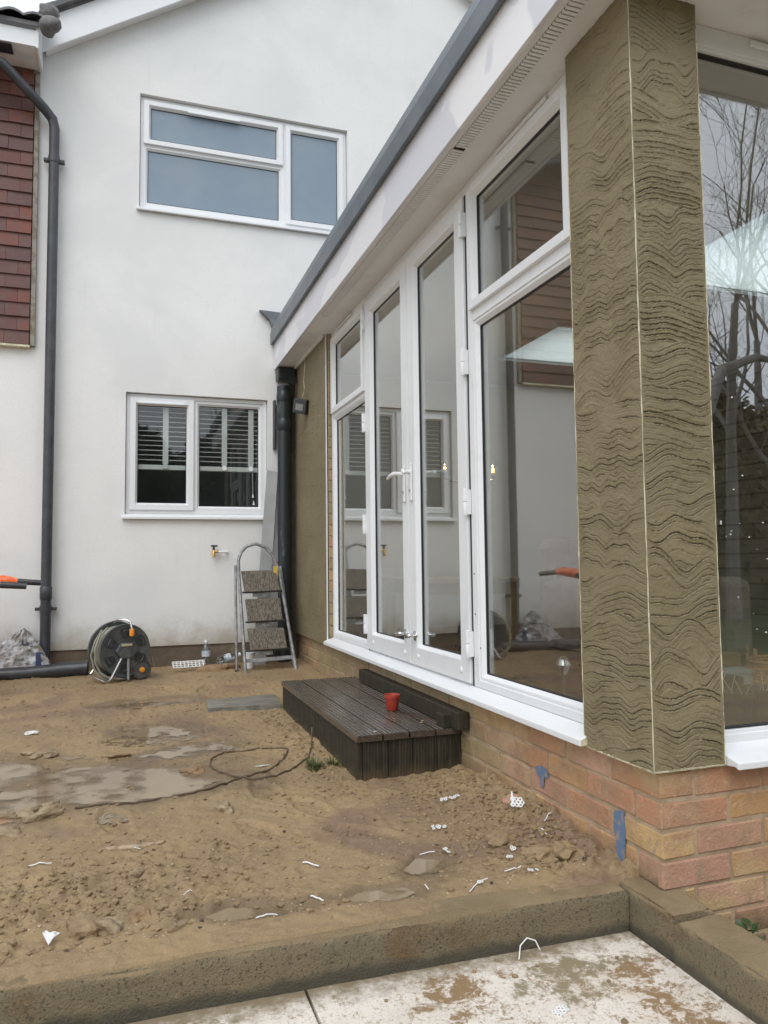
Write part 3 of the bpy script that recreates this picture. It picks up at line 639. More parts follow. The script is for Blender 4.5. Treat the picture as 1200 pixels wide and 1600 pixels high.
# brickwork
mort = MB(); mort.box(BX+.0042, BX+.10, BY+.10, HY, 0, .498); mort.box(BX+.0042, 5, BY+.0042, BY+.10, -.02, .498)
mo = E_(mort, 'brick_wall', M_MORTAR)
def brick_mesh(l, w, h, seed):
    bm = bmesh.new(); bmesh.ops.create_cube(bm, size=1)
    for v in bm.verts: v.co = Vector((v.co.x*l, v.co.y*w, v.co.z*h))
    bmesh.ops.bevel(bm, geom=bm.edges[:], offset=.004, segments=1, affect='EDGES')
    rr = random.Random(seed)
    for v in bm.verts: v.co += Vector([rr.uniform(-.0020, .0020) for _ in range(3)])
    me = bpy.data.meshes.new('brick'); bm.to_mesh(me); bm.free(); me.materials.append(M_BRICK); return me
bs = [brick_mesh(.215, .1025, .065, k) for k in range(4)]; bh = [brick_mesh(.1025, .1025, .065, k+9) for k in range(3)]
nb = 0
for cidx in range(7):
    zc = .498-.004-.0325-cidx*.075
    even = cidx % 2 == 0
    # side wall bricks, running along Y from the corner
    y = BY; first = .215 if even else .1025
    if cidx < 6:
        while y < HY-.25:
            l = .215 if (y > BY or even) else .1025
            if not even and y == BY: l = .1025
            if y == BY and not even: y += .1025+.010; continue   # header belongs to the front stretcher
            o = put('brick', bs[nb % 4], mo); o.rotation_euler = (0, 0, pi/2); o.location = (BX+.05125+random.uniform(-.0015, .0015), y+.1075, zc+random.uniform(-.001, .001)); nb += 1
            y += .225
    x = BX
    k = 0
    while x < 2.3:
        if k == 0 and even: x += .1025+.010; k = 1; continue
        o = put('brick', bs[nb % 4], mo); o.location = (x+.1075, BY+.05125+random.uniform(-.0015, .0015), zc+random.uniform(-.001, .001)); nb += 1; x += .225; k += 1
MB().add([(BX-.0015, 2.283, .357), (BX-.0015, 2.21, .367), (BX-.0015, 2.20, .345), (BX-.0015, 2.235, .335), (BX-.0015, 2.245, .302), (BX-.0015, 2.262, .33)], [(0, 1, 2, 3, 4, 5)])
def mark(pts, label):
    mb = MB(); mb.prism(pts, 'x', BX-.0035, BX-.0012); o = mb.build('paint_mark', M_BLUE); tag(o, label, 'paint mark'); return o
mark([(2.283, .360), (2.245, .372), (2.208, .367), (2.196, .345), (2.225, .338), (2.232, .305), (2.247, .300), (2.255, .335), (2.272, .338)], 'small smudge of blue marking paint on the side brickwork')
mark([(1.850, .345), (1.806, .358), (1.801, .30), (1.808, .235), (1.812, .203), (1.845, .196), (1.843, .26), (1.853, .30)], 'tall streak of blue marking paint on the brick near the kerb corner')
# floor, inner walls, ceiling
E_(MB().box(1.42, 5, 1.76, HY-.01, .40, .50), 'floor', M_INFLOOR)
E_(MB().box(4.8, 4.9, 1.76, HY, .5, 2.60), 'inner_wall', M_INBOARD)
E_(MB().box(1.42, 4.8, HY-.03, HY-.012, .5, 2.60), 'inner_wall', M_INWALL)
cx = [1.40, 2.72, 3.90, 4.9]; cy = [1.77, 2.55, 3.42, 4.28, 5.14, HY-.01]
cm = MB(); rf = MB()
for i in range(3):
    for j in range(5):
        if i == 1 and j in (1, 3): continue
        cm.box(cx[i], cx[i+1], cy[j], cy[j+1], 2.625, 2.65); rf.box(cx[i] if i else 1.16, cx[i+1]+(.4 if i == 2 else 0), cy[j] if j else 1.53, cy[j+1], 2.86, 2.90)
E_(cm, 'ceiling', M_CEIL); E_(rf, 'roof', M_ROOF)
for j in (1, 3):
    sk = MB(); frame_tmp = sk
    x0, x1, y0, y1 = cx[1], cx[2], cy[j], cy[j+1]
    for q in ((x0-.03, x0, y0-.03, y1+.03), (x1, x1+.03, y0-.03, y1+.03), (x0, x1, y0-.03, y0), (x0, x1, y1, y1+.03)): sk.box(*q, 2.605, 2.96)
    s_ = E_(sk, 'skylight', M_CEIL); E_(MB().box(x0+.001, x1-.001, y0+.001, y1-.001, 2.628, 2.634), 'pane', M_SKYGLASS, s_)
# window head wall, soffit, fascia, roof edge
FX = 1.325
E_(MB().box(1.140, FX+.035, 1.50, HY-.003, 2.620, 2.630), 'soffit', M_SOFFIT).name = 'soffit'
E_(MB().box(FX+.035, 5, 1.50, 1.735, 2.620, 2.630), 'soffit', M_SOFFIT)
E_(MB().box(1.125, 1.140, 1.485, HY-.003, 2.612, 2.845), 'fascia', M_FASCIA, bevel=.002)
E_(MB().box(1.140, 5, 1.485, 1.50, 2.612, 2.845), 'fascia', M_FASCIA, bevel=.002)
re_ = MB(); re_.prism([(1.124, 2.825), (1.096, 2.818), (1.094, 2.905), (1.112, 2.975), (1.13, 2.985), (1.17, 2.90), (1.17, 2.86), (1.124, 2.86)], 'y', 1.45, HY-.004)
E_(re_, 'roof_edge_trim', M_ROOFEDGE, bevel=.003)
E_(MB().prism([(1.484, 2.825), (1.456, 2.818), (1.454, 2.905), (1.472, 2.975), (1.49, 2.985), (1.53, 2.90), (1.53, 2.86), (1.484, 2.86)], 'x', 1.10, 5), 'roof_edge_trim', M_ROOFEDGE)
fl = MB(); fl.hexa([(1.0, 5.93, 3.085), (1.17, 5.93, 3.085), (1.17, 5.966, 2.99), (1.085, 5.966, 2.985), (1.0, 5.945, 3.095), (1.17, 5.945, 3.095), (1.17, 5.967, 3.0), (1.09, 5.967, 2.995)])
E_(MB().prism([(1.0, 3.085), (1.17, 3.08), (1.17, 2.93), (1.105, 2.955), (1.085, 3.01)], 'y', HY-.05, HY-.002), 'lead_flashing', M_LEAD, bevel=.004)
# vent strip with its slats
vt = MB(); vt.box(1.160, 1.216, 1.51, 4.6, 2.6215, 2.6235)
E_(MB().box(1.166, 1.210, 1.52, 4.56, 2.6165, 2.6198), 'vent_strip', M_DARKSLOT)
vs_ = ext.children[-1]
vb = MB().box(-.023, .023, -.0058, .0058, -.003, .0025).mesh('slat', M_SOFFIT)
for k in range(178):
    y = 1.53+k*.017
    if abs(y-2.52) < .012: continue
    o = put('slat', vb, vs_); o.location = (1.188-(.004 if y > 2.52 else 0), y, 2.6155)
# window and door assemblies on the long side
GXp = FX+.030
def sash_x(a0, a1, z0, z1, w, x, parent, proud=0.0, wb=None, wt=None):
    mb = MB(); b = .013; wb = wb or w; wt = wt or w
    frame_x(mb, a0, a1, z0, z1, w, x-proud, x+.055, wb, wt)
    o = [(a0+w, z0+wb), (a1-w, z0+wb), (a1-w, z1-wt), (a0+w, z1-wt)]
    slope_frame_x(mb, a0+w-.0005, a1-w+.0005, z0+wb-.0005, z1-wt+.0005, b, x-proud+.001, x+.016) 
    s_ = E_(mb, 'sash', M_UPVC, parent, bevel=.003)
    g = MB(); frame_x(g, a0+w+b-.001, a1-w-b+.001, z0+wb+b-.001, z1-wt-b+.001, .004, x+.015, x+.028); E_(g, 'gasket', M_GASKET, parent)
    E_(MB().box(x+.020, x+.024, a0+w+b-.002, a1-w-b+.002, z0+wb+b-.002, z1-wt-b+.002), 'pane', M_GLASS, parent)
    return s_
ZB, ZT = .553, 2.619
def hinge(y, zc, parent):
    E_(MB().lathe((FX-.022, y, zc-.055), (0, 0, 1), [(.009, 0), (.0105, .003), (.0105, .052), (.009, .0545)], 12), 'hinge', M_UPVC, parent, smooth=True)
    E_(MB().lathe((FX-.022, y, zc+.001), (0, 0, 1), [(.009, 0), (.0105, .003), (.0105, .052), (.009, .054)], 12).box(FX-.020, FX-.002, y-.012, y+.012, zc-.050, zc+.050), 'hinge', M_UPVC, parent, smooth=False)
# unit A
f = MB(); frame_x(f, 4.14, 4.925, ZB, ZT, .035, FX, FX+.06, .03, .05); f.box(FX+.001, FX+.059, 4.175, 4.89, 2.03, 2.065)
wa = E_(f, 'window', M_UPVC, bevel=.002)
sash_x(4.168, 4.895, 2.056, 2.575, .038, FX-.006, wa, .010)
sash_x(4.162, 4.895, .575, 2.038, .016, FX+.006, wa)
E_(MB().box(FX-.010, FX-.0005, 4.42, 4.76, 2.592, 2.607), 'trickle_vent', M_UPVC, wa, bevel=.003)
# unit B
f = MB(); frame_x(f, 1.952, 2.765, ZB, ZT, .045, FX, FX+.06, .03, .05); f.box(FX+.001, FX+.059, 1.997, 2.72, 2.025, 2.075)
wb_ = E_(f, 'window', M_UPVC, bevel=.002)
sash_x(1.985, 2.728, 2.066, 2.577, .036, FX-.006, wb_, .010)
sash_x(1.985, 2.728, .575, 2.034, .022, FX+.006, wb_)
E_(MB().box(FX-.012, FX-.0005, 2.11, 2.47, 2.588, 2.606), 'trickle_vent', M_UPVC, wb_, bevel=.003)
for zz, yy in ((1.0, 2.745), (.84, 2.742), (.71, 2.70)): E_(MB().lathe((FX-.001, yy, zz), (-1, 0, 0), [(.003, 0), (.003, .0015)], 8), 'screw_hole', M_GASKET, wb_)
# doors
f = MB(); f.box(FX+.004, FX+.06, 2.77, 4.137, 2.575, ZT); f.box(FX+.004, FX+.06, 2.77, 4.137, ZB-.003, ZB+.006)
dr = E_(f, 'french_doors', M_UPVC)
E_(MB().box(FX+.03, FX+.058, 2.772, 4.135, ZB+.004, ZB+.012), 'threshold', M_GASKET, dr)
sash_x(3.447, 4.132, .562, 2.572, .085, FX-.004, dr, .008, .085, .075)
sash_x(2.778, 3.440, .562, 2.572, .085, FX-.004, dr, .008, .085, .075)
for y, zs in ((4.136, (2.46, 1.86, 1.27, .70)), (2.772, (2.445, 1.865, 1.29, .72))):
    for zc in zs: hinge(y, zc, dr)
E_(MB().box(FX-.001, FX+.003, 3.4405, 3.4465, .565, 2.57), 'meeting_gap', M_GASKET, dr)
E_(MB().box(FX-.0005, FX+.003, 2.7655, 2.7775, ZB, 2.575), 'jamb_gap', M_GASKET, dr)
E_(MB().box(FX-.0005, FX+.003, 4.1325, 4.1395, ZB, 2.575), 'jamb_gap', M_GASKET, dr)
for yc, dirn, in_ in ((3.488, 1, 0), (3.395, -1, 0)):
    x = FX-.0135
    E_(MB().box(x-.010, x+.001, yc-.014, yc+.014, 1.345, 1.53), 'back_plate', M_WHITE, dr, bevel=.005)
    E_(MB().lathe((x-.008, yc, 1.395), (-1, 0, 0), [(.009, 0), (.009, .005), (.004, .006)], 12), 'keyhole', M_CHROME, dr)
    L = .125 if dirn > 0 else .03
    E_(MB().tube([(x, yc, 1.485), (x-.045, yc, 1.487), (x-.052, yc+dirn*.02, 1.488), (x-.050, yc+dirn*L*.6, 1.485), (x-.046, yc+dirn*L, 1.475)], [.011, .0105, .011, .009, .007], 10), 'lever_handle', M_WHITE, dr, smooth=True)
E_(MB().tube([(FX+.06, 3.395, 1.485), (FX+.10, 3.395, 1.485), (FX+.105, 3.36, 1.485), (FX+.10, 3.25, 1.478)], .009, 8), 'lever_handle', M_WHITE, dr, smooth=True)
for yc, s in ((3.375, 1), (3.50, -1)):
    x = FX-.012
    E_(MB().lathe((x, yc, .70), (-1, 0, 0), [(.024, 0), (.024, .004), (.014, .008), (.008, .012), (.008, .028), (.012, .034), (.009, .042)], 16), 'door_holder', M_CHROME, dr, smooth=True)
    E_(MB().tube([(x-.03, yc, .70), (x-.036, yc+.05, .700+.006*s)], [.009, .006], 10), 'door_holder_pin', M_CHROME, dr, smooth=True)
for yc in (4.02, 3.52, 3.34, 2.86): E_(MB().lathe((FX-.012, yc, .606), (-1, 0, 0), [(.011, 0), (.011, .004), (.006, .007)], 12), 'cover_cap', M_WHITE, dr, smooth=True)
# long sill
E_(MB().prism([(1.262, .506), (1.262, .526), (FX-.001, .552), (FX+.06, .552), (FX+.06, .5), (1.30, .5), (1.275, .512)], 'y', 1.932, 4.945), 'long_sill', M_UPVC, bevel=.003)
E_(MB().prism([(1.264, .508), (1.264, .524), (FX-.004, .549), (FX-.004, .512)], 'y', 1.9315, 1.9318), 'sill_end', M_BEAD)
# front window
FY = 1.695
f = MB(); frame_y(f, 1.525, 3.6, .535, 2.619, .045, FY, FY+.06, .03, .062); wf = E_(f, 'window', M_UPVC, bevel=.002)
mb = MB(); frame_y(mb, 1.558, 3.56, .560, 2.560, .015, FY+.006, FY+.055); E_(mb, 'sash', M_UPVC, wf, bevel=.002)
g = MB(); frame_y(g, 1.572, 3.546, .574, 2.546, .006, FY+.016, FY+.034); E_(g, 'gasket', M_GASKET, wf)
E_(MB().box(1.574, 3.544, FY+.024, FY+.028, .576, 2.544), 'pane', M_GLASSF, wf)
E_(MB().box(1.765, 2.1, FY-.012, FY-.0005, 2.588, 2.606), 'trickle_vent', M_UPVC, wf, bevel=.003)
E_(MB().prism([(1.597, .497), (1.597, .516), (FY-.001, .542), (FY+.06, .542), (FY+.06, .5), (1.64, .5), (1.61, .503)], 'x', 1.519, 3.6), 'front_sill', M_UPVC, bevel=.003)
sp_ = MB(); rs_ = random.Random(5)
for k in range(26):
    x_ = rs_.uniform(1.60, 1.95); z_ = rs_.gauss(1.12, .16); w_ = rs_.uniform(.0015, .004); h_ = w_*rs_.choice((1, 1, 1, 3))
    sp_.box(x_, x_+w_, FY+.0215, FY+.0235, z_, z_+h_)
E_(sp_, 'paint_specks', M_WHITE, wf, kind='stuff')
# pillar
PX0, PX1, PY0, PY1, PZ0, PZ1 = 1.285, 1.513, 1.636, 1.945, .506, 2.619
def comb(U, V, seed, n, amp=1.0, soft=False, lo=.5, hi=2.62):
    """toothed-trowel strokes over a smoothed coat; returns height and groove mask"""
    rr = np.random.default_rng(seed); Hh = .0012*fbm(U*7, V*7, 3, seed); G = np.zeros_like(U); W_ = U.max()-U.min(); u0_ = U.min()
    zc = hi+.03; tooth = .0150
    while zc > lo-.05:
        bw = rr.uniform(.07, .17); A = rr.uniform(.004, .019)*(1.4 if rr.random() < .25 else 1); lam = rr.uniform(.13, .34); ph = rr.uniform(0, 6.28); tilt = rr.uniform(-.16, .16)
        B = rr.uniform(0, .008)
        u = U-u0_
        path = zc+A*np.sin(2*pi*u/lam+ph)+B*np.sin(2*pi*u/(lam*.45)+ph*2)+tilt*(u-W_/2)+.006*vn(U*12, U*0+zc*3, seed)
        d = (path-V); inb = (d > 0) & (d < bw)
        t = d/tooth; k = np.floor(t); fr = t-k
        depth = .34+.66*_L[(k.astype(int)*37+seed*11) & 255, (int(abs(zc)*91)) & 255]**1.0
        fade = np.clip(1.0+2.6*vn(U*9+k*3.7, V*3+k*1.9, seed+5), 0, 1)*sstep(0, .012, u)*sstep(W_, W_-.012, u)
        fade = fade*np.clip(1.45+2.9*fbm(U*4.5, V*5.5, 2, seed+9), 0, 1)
        jit = .16*vn(U*60, V*60, seed+2)+.22*vn(U*210, V*210, seed+4)
        groove = np.exp(-((fr-.5+jit)/.095)**2); lip = np.exp(-((fr-.70+jit)/.09)**2)
        st_ = depth*fade
        Hn = -.0058*groove*st_+.0028*lip*st_
        flat = inb
        Hh = np.where(flat, Hn*amp+.0010*fbm(U*9, V*9, 2, seed+3), Hh); G = np.where(flat, groove*st_, G)
        # pushed-up ridge at the stroke edge
        e = np.exp(-((d-bw)/.0035)**2)*np.clip(.4+1.5*vn(U*14, V*0+zc, seed), 0, 1); Hh = Hh+.0028*e*amp
        zc -= bw*rr.uniform(.62, 1.12)
    Hh = Hh+.0015*fbm(U*60, V*60, 3, seed+20)+.0006*vn(U*240, V*240, seed+22)
    if soft: Hh *= .9; G *= .8
    return Hh, G
us = np.linspace(0, 1, 100); vs2 = np.linspace(PZ0, PZ1, 1060)
U, V = np.meshgrid(PY0+us*(PY1-PY0), vs2); Hh, G = comb(U, V, 3, 14)
col = MB(); col.box(PX0+.012, PX1-.004, PY0+.012, PY1-.004, PZ0+.002, PZ1)
pl = E_(col, 'pillar', M_CEM)
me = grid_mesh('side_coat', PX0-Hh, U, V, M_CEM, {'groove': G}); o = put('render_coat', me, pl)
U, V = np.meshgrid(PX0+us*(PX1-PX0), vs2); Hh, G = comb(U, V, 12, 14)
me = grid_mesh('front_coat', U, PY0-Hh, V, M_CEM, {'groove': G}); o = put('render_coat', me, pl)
cl = MB(); cl.box(PX0+.001, PX1, PY0+.001, PY1, PZ0-.004, PZ0+.002); E_(cl, 'bottom_edge', M_BEAD, pl)
def bead(p0, p1, r_, seed):
    n = 60; pts = [Vector(p0).lerp(Vector(p1), i/n)+Vector((random.uniform(-.0006, .0006), random.uniform(-.0006, .0006), 0)) for i in range(n+1)]
    rs = [r_*random.uniform(.25, .95) for _ in pts]; E_(MB().tube(pts, rs, 5), 'corner_bead', M_BEAD, pl, smooth=True)
bead((PX0-.0005, PY0-.0005, PZ0), (PX0-.0005, PY0-.0005, PZ1), .0024, 1); bead((PX0, PY1, PZ0), (PX0, PY1, PZ1), .0024, 2); bead((PX1, PY0, PZ0), (PX1, PY0, PZ1), .0022, 3)
bead((PX0, PY0, PZ0), (PX0, PY1, PZ0), .0018, 4); bead((PX0, PY0, PZ0), (PX1, PY0, PZ0), .0018, 5)
# far rendered panel
us = np.linspace(0, 1, 110); vs2 = np.linspace(.50, 2.619, 420)
U, V = np.meshgrid(4.94+us*(HY-.012-4.94), vs2); Hh, G = comb(U, V, 21, 14, .8, True)
pn = E_(MB().box(1.302, 1.40, 4.945, HY-.012, .502, 2.62), 'rendered_panel', M_CEM)
put('render_coat', grid_mesh('panel_coat', 1.290-Hh, U, V, M_CEM, {'groove': G}), pn)
E_(MB().box(1.286, 1.294, 4.936, 4.944, .53, 2.615), 'edge_bead', M_UPVC, pn)
E_(MB().box(1.302, 1.40, 4.930, 4.944, .553, 2.618), 'brick_reveal', M_MORTAR, pn)
bq = brick_mesh(.028, .02, .062, 77)
for k in range(27): o = put('brick', bq, pn); o.location = (1.314, 4.932, .59+k*.075)
# little batten between soffit and render
E_(MB().box(1.262, 1.284, 1.96, HY-.01, 2.600, 2.6195) if False else MB().box(1.268, 1.284, 4.96, HY-.01, 2.604, 2.6195), 'soffit_batten', M_SOFFIT)
# corner: dark gap and cast pipe
E_(MB().box(1.245, 1.30, HY-.035, HY-.002, .25, 2.61), 'corner_boarding', M_DARKWALL)  # dark brown strip filling the gap between pipe and render
cp = thing('soil_pipe', 'thick black soil pipe in the corner beside the rendered panel', 'drainpipe', (1.185, 5.87, .24))
MB().tube([(0, 0, 0), (0, 0, 1.93)], .050, 20).build('pipe', M_CAST, cp, True)
for z_, r_ in ((1.86, .057), (2.08, .056)): MB().lathe((0, 0, z_), (0, 0, 1), [(.050, 0), (r_, .01), (r_+.003, .05), (r_, .09), (.05, .10)], 20).build('collar', M_CAST, cp, True)
MB().tube([(0, 0, 1.93), (0, 0, 2.13), (-.005, 0, 2.22)], [.053, .055, .050], 18).build('branch', M_CAST, cp, True)
MB().box(-.05, .10, -.02, .09, 2.27, 2.37).build('hopper', M_CAST, cp, bevel=.01); MB().lathe((.065, -.045, 2.26), (0, -1, 0), [(.033, 0), (.033, .012)], 16).build('cap', M_BLACKPL, cp, True)
MB().box(-.072, -.05, .05, .097, 1.72, 2.12).build('mortar_smear', M_PIPEGREY, cp, bevel=.008)
# floodlight
fo = thing('floodlight', 'small black floodlight hanging on the raw rendered wall by the corner pipe', 'floodlight', (1.245, 5.50, 2.235), rz=-.35)
MB().box(-.035, .03, -.075, .075, -.075, .06).build('housing', M_BLACKPL, fo, bevel=.008); MB().box(-.0395, -.034, -.045, .04, -.045, .015).build('glass', simple('lamp_lens', (.22, .23, .22), .15), fo)
MB().tube([(.01, -.085, -.02), (.045, -.085, .03), (.045, .085, .03), (.01, .085, -.02)], .006, 6).build('bracket', M_BLACKPL, fo)
fo.rotation_euler = (.25, -.15, .75); fo.scale = (.78, .78, .82)
o = MB().tube([(1.255, 5.50, 2.30), (1.262, 5.47, 2.36), (1.268, 5.52, 2.42), (1.27, 5.50, 2.50), (1.275, 5.49, 2.62)], .0035, 6).build('lamp_wire', M_BEAD, smooth=True); tag(o, 'loose cream wire running up from the floodlight to the soffit', 'wire')

# ------------------------------------------------------------------ DECK STEP
dk = thing('deck_step', 'dark wet ribbed timber step below the glass doors', 'step', (1.1, 3.6, .2))
def D_(mb, name, mat, **k): o = mb.build(name, mat, dk, **k); return o
def groove_prof(w, t, n=9, d=.0035):
    p = [(0, 0), (w, 0), (w, t-d)]; 
    for i in range(n-1, -1, -1): a1 = w*(i+.92)/n; a0 = w*(i+.45)/n; p += [(a1, t), (a0+.0005, t), (w*(i+.40)/n, t-d), (w*(i+.02)/n+.0004, t-d)]
    return p
DX0, DX1, DY0, DY1, DZ = .868, 1.312, 2.875, 4.36, .375
for k in range(4):
    w = .1085; x0 = DX0-.006+k*.1125
    w = .105; mb = MB(); pr = groove_prof(w, .026, 6, .0028); mb.prism([(x0-1.1+u, DZ-.026-.2+v) for u, v in pr], 'y', DY0-.012-3.6, DY1-3.6); o = D_(mb, 'top_board', M_DECK); o.rotation_euler = (random.uniform(-.001, .001), 0, 0)
ns = 12; wv = (DY1-DY0-.02)/ns
for k in range(ns):
    y0 = DY0+.012+k*wv; mb = MB(); pr = groove_prof(wv-.003, .022, 9, .003)
    mb.prism([(y0-3.6+u, v) for u, v in pr], 'z', -.03, DZ-.027-.2)
    mb.v = [(DX0+.022-1.1-b_, a_, c_) for a_, b_, c_ in mb.v]; D_(mb, 'side_board', M_DECKSIDE)
for k in range(4):
    x0 = DX0+.024+k*.105; mb = MB(); pr = groove_prof(.102, .022, 8, .003)
    mb.prism([(x0-1.1+u, v) for u, v in pr], 'z', -.03, DZ-.027-.2)
    mb.v = [(a_, DY0+.022-3.6-b_, c_) for a_, b_, c_ in mb.v]; D_(mb, 'end_board', M_DECKSIDE)
D_(MB().box(DX0+.03-1.1, DX1-1.1-.02, DY0+.03-3.6, DY1-3.6, -.05, DZ-.03-.2), 'core', M_DARKSLOT)
D_(MB().box(1.262-1.1, 1.311-1.1, 2.79-3.6, 4.14-3.6, DZ+.002-.2, .448-.2), 'upper_riser', M_DECKSIDE, bevel=.004)
D_(MB().box(1.225-1.1, 1.2618-1.1, 2.865-3.6, 2.93-3.6, DZ-.2, .43-.2), 'riser_block', M_DECKSIDE, bevel=.004)
pot = thing('plant_pot', 'small red plastic plant pot standing on the dark deck step', 'plant pot', (1.165, 3.30, .3755))
MB().lathe((0, 0, 0), (0, 0, 1), [(.024, 0), (.026, .002), (.033, .056), (.036, .057), (.037, .071), (.0345, .071), (.031, .055), (.024, .01)], 24).build('body', M_RED, pot, True)
# bits of leaf on the step
for i, (x, y) in enumerate(((1.20, 3.02), (1.185, 2.99), (1.0, 2.96), (.95, 2.90), (1.1, 3.1))):
    q = MB(); blob(q, (0, 0, 0), .007, (1, .7, .3), i+40, .6, 1); o = q.build('dead_leaf', M_CHIP if i % 2 else M_CLOD); o.location = (x, y, .379); tag(o, 'tiny scrap of dead leaf lying on the dark deck step', 'leaf', 'dead leaf scraps on the deck step')

# ------------------------------------------------------------------ LADDER
ld = thing('step_ladder', 'old folded three tread metal step ladder leaning by the corner pipe', 'ladder', (.98, 5.5, .25))
O = Vector((.98, 5.5, .25)); R_ = lambda pts: [tuple(Vector(p)-O) for p in pts]
hoop = [(.829, 5.49, .24), (.812, 5.73, .98), (.812, 5.755, 1.08), (.835, 5.77, 1.14), (.88, 5.78, 1.185), (.95, 5.785, 1.203), (1.02, 5.775, 1.175), (1.07, 5.762, 1.12), (1.10, 5.745, 1.05), (1.12, 5.73, .98), (1.20, 5.49, .25)]
MB().tube(R_(hoop), .0125, 10).build('front_frame', M_GALV, ld, True)
MB().tube(R_([(.780, 5.60, .262), (.788, 5.745, 1.04)]), .010, 8).build('rear_leg', M_GALV, ld, True)
MB().tube(R_([(1.205, 5.60, .262), (1.130, 5.745, 1.03)]), .010, 8).build('rear_leg', M_GALV, ld, True)
def tread(p, nm='tread'):
    p = [Vector(q)-O for q in p]; n = Vector((0, -.97, -.25))*.018; mb = MB(); mb.hexa([p[3], p[2], p[1], p[0], *[q+n for q in (p[3], p[2], p[1], p[0])]]); o = mb.build(nm, M_TREAD, ld, bevel=.006); return o
for t_ in ([(.825, 5.724, .998), (1.087, 5.726, 1.004), (1.112, 5.66, .853), (.842, 5.66, .845)], [(.846, 5.662, .790), (1.110, 5.663, .792), (1.118, 5.60, .636), (.858, 5.60, .631)], [(.852, 5.598, .578), (1.125, 5.598, .576), (1.139, 5.54, .433), (.868, 5.54, .428)]):
    tread(t_); b0 = Vector(t_[3])-O; b1 = Vector(t_[2])-O
    MB().tube([b0+Vector((-.015, -.005, -.008)), b1+Vector((.015, -.005, -.008))], .008, 6).build('tread_edge', M_BLACKPL, ld)
    mid = (b0+b1)/2; MB().box(mid.x-.07, mid.x+.03, mid.y+.005, mid.y+.02, mid.z-.045, mid.z-.005).build('bracket', M_GALV, ld)
MB().hexa([tuple(Vector(q)-O) for q in [(.835, 5.525, .338), (1.185, 5.525, .348), (1.185, 5.540, .348), (.835, 5.54, .338), (.835, 5.53, .362), (1.185, 5.53, .374), (1.185, 5.545, .374), (.835, 5.545, .362)]]).build('cross_bar', M_GALV, ld)
for p in ((.829, 5.49, .245), (1.20, 5.49, .255), (.780, 5.60, .262), (1.205, 5.60, .262)):
    MB().lathe(tuple(Vector(p)-O-Vector((0, 0, .012))), (0, 0, 1), [(.015, 0), (.015, .03)], 10).build('rubber_foot', M_BLACKPL, ld)
MB().box(.09, .12, .20, .215, .70, .78).build('yellow_clip', simple('yellow_tape', (.6, .42, .08), .5), ld)
# leaning board
bd = MB(); bd.hexa([(.925, 5.82, .27), (1.025, 5.80, .27), (1.030, 5.81, .27), (.93, 5.83, .27), (1.060, 5.930, 1.795), (1.145, 5.915, 1.775), (1.150, 5.925, 1.775), (1.065, 5.94, 1.795)])
tag(bd.build('leaning_board', M_BOARD, bevel=.001), 'narrow grey sheet of board leaning against the wall behind the ladder', 'board')
# cup behind ladder
cu = thing('plastic_cup', 'white plastic cup upside down behind the foot of the step ladder', 'cup', (.885, 5.68, gz(.885, 5.68)+.002))
MB().lathe((0, 0, 0), (0, 0, 1), [(.030, 0), (.040, .115), (.038, .115), (.0, .112)][:3], 20).build('body', M_WHITE, cu, True)
cu['label'] = 'white plastic tub standing behind the foot of the step ladder'; cu['category'] = 'tub'

# ------------------------------------------------------------------ HOSE REEL
hr = thing('hose_reel', 'dark grey wheeled hose reel with beige hose against the white wall', 'hose reel', (-.02, 5.5, .268), rz=radians(24))
zc = .208
def disc(y, R, name, mat):
    mb = MB(); mb.lathe((0, y, zc), (0, 1, 0), [(R-.012, -.006), (R-.004, -.009), (R, -.004), (R, .004), (R-.012, .006)], 48)
    return mb.build(name, mat, hr, True)
fd = disc(-.07, .178, 'flange', M_REEL); disc(.09, .190, 'flange', M_REEL)
for k in range(6):
    an = radians(30+60*k); c_ = Vector((cos(an)*.118, -.0795, zc+sin(an)*.118)); e1 = Vector((cos(an), 0, sin(an))); e2 = Vector((-sin(an), 0, cos(an)))
    mb = MB(); pts = [c_+e1*a_*.030+e2*b_*.034 for a_, b_ in ((-1, -.6), (-.6, -.8), (.7, -1.1), (1, -.7), (1, .7), (.7, 1.1), (-.6, .8), (-1, .6))]
    mb.add(pts+[p+Vector((0, -.006, 0)) for p in pts], [tuple(range(8)), tuple(range(8, 16))]+[(i, (i+1) % 8, 8+(i+1) % 8, 8+i) for i in range(8)])
    mb.build('recess', M_BLACKPL, fd)
    MB().tube([c_+e1*.012-e2*.02+Vector((0, -.004, 0)), c_+e1*.016+Vector((0, -.006, 0)), c_+e1*.012+e2*.02+Vector((0, -.004, 0))], .004, 6).build('rib', M_REEL, fd)
mb = MB(); pts = [(cos(radians(60*k))*.078, zc+sin(radians(60*k))*.062) for k in range(6)]; mb.prism(pts, 'y', -.105, -.078); mb.build('hub_plate', M_REEL, hr, bevel=.008)
MB().lathe((0, -.10, zc-.012), (0, -1, 0), [(.036, 0), (.034, .010), (.0, .012)][:2], 24).build('hub_boss', M_REEL, hr, True)
MB().box(-.040, .034, -.110, -.1045, zc+.030, zc+.046).build('badge', simple('badge', (.45, .40, .25), .4), hr, bevel=.003)
cmb = MB()
for k in range(9):
    y = -.055+k*.0155
    for j in range(3):
        R = .152-j*.015; cmb.tube([(cos(t)*R, y+.003*sin(t*3+j), zc+sin(t)*R) for t in np.linspace(0, 2*pi, 40, endpoint=False)], .0072, 6, closed=True)
cmb.build('coiled_hose', M_HOSE, hr, True)
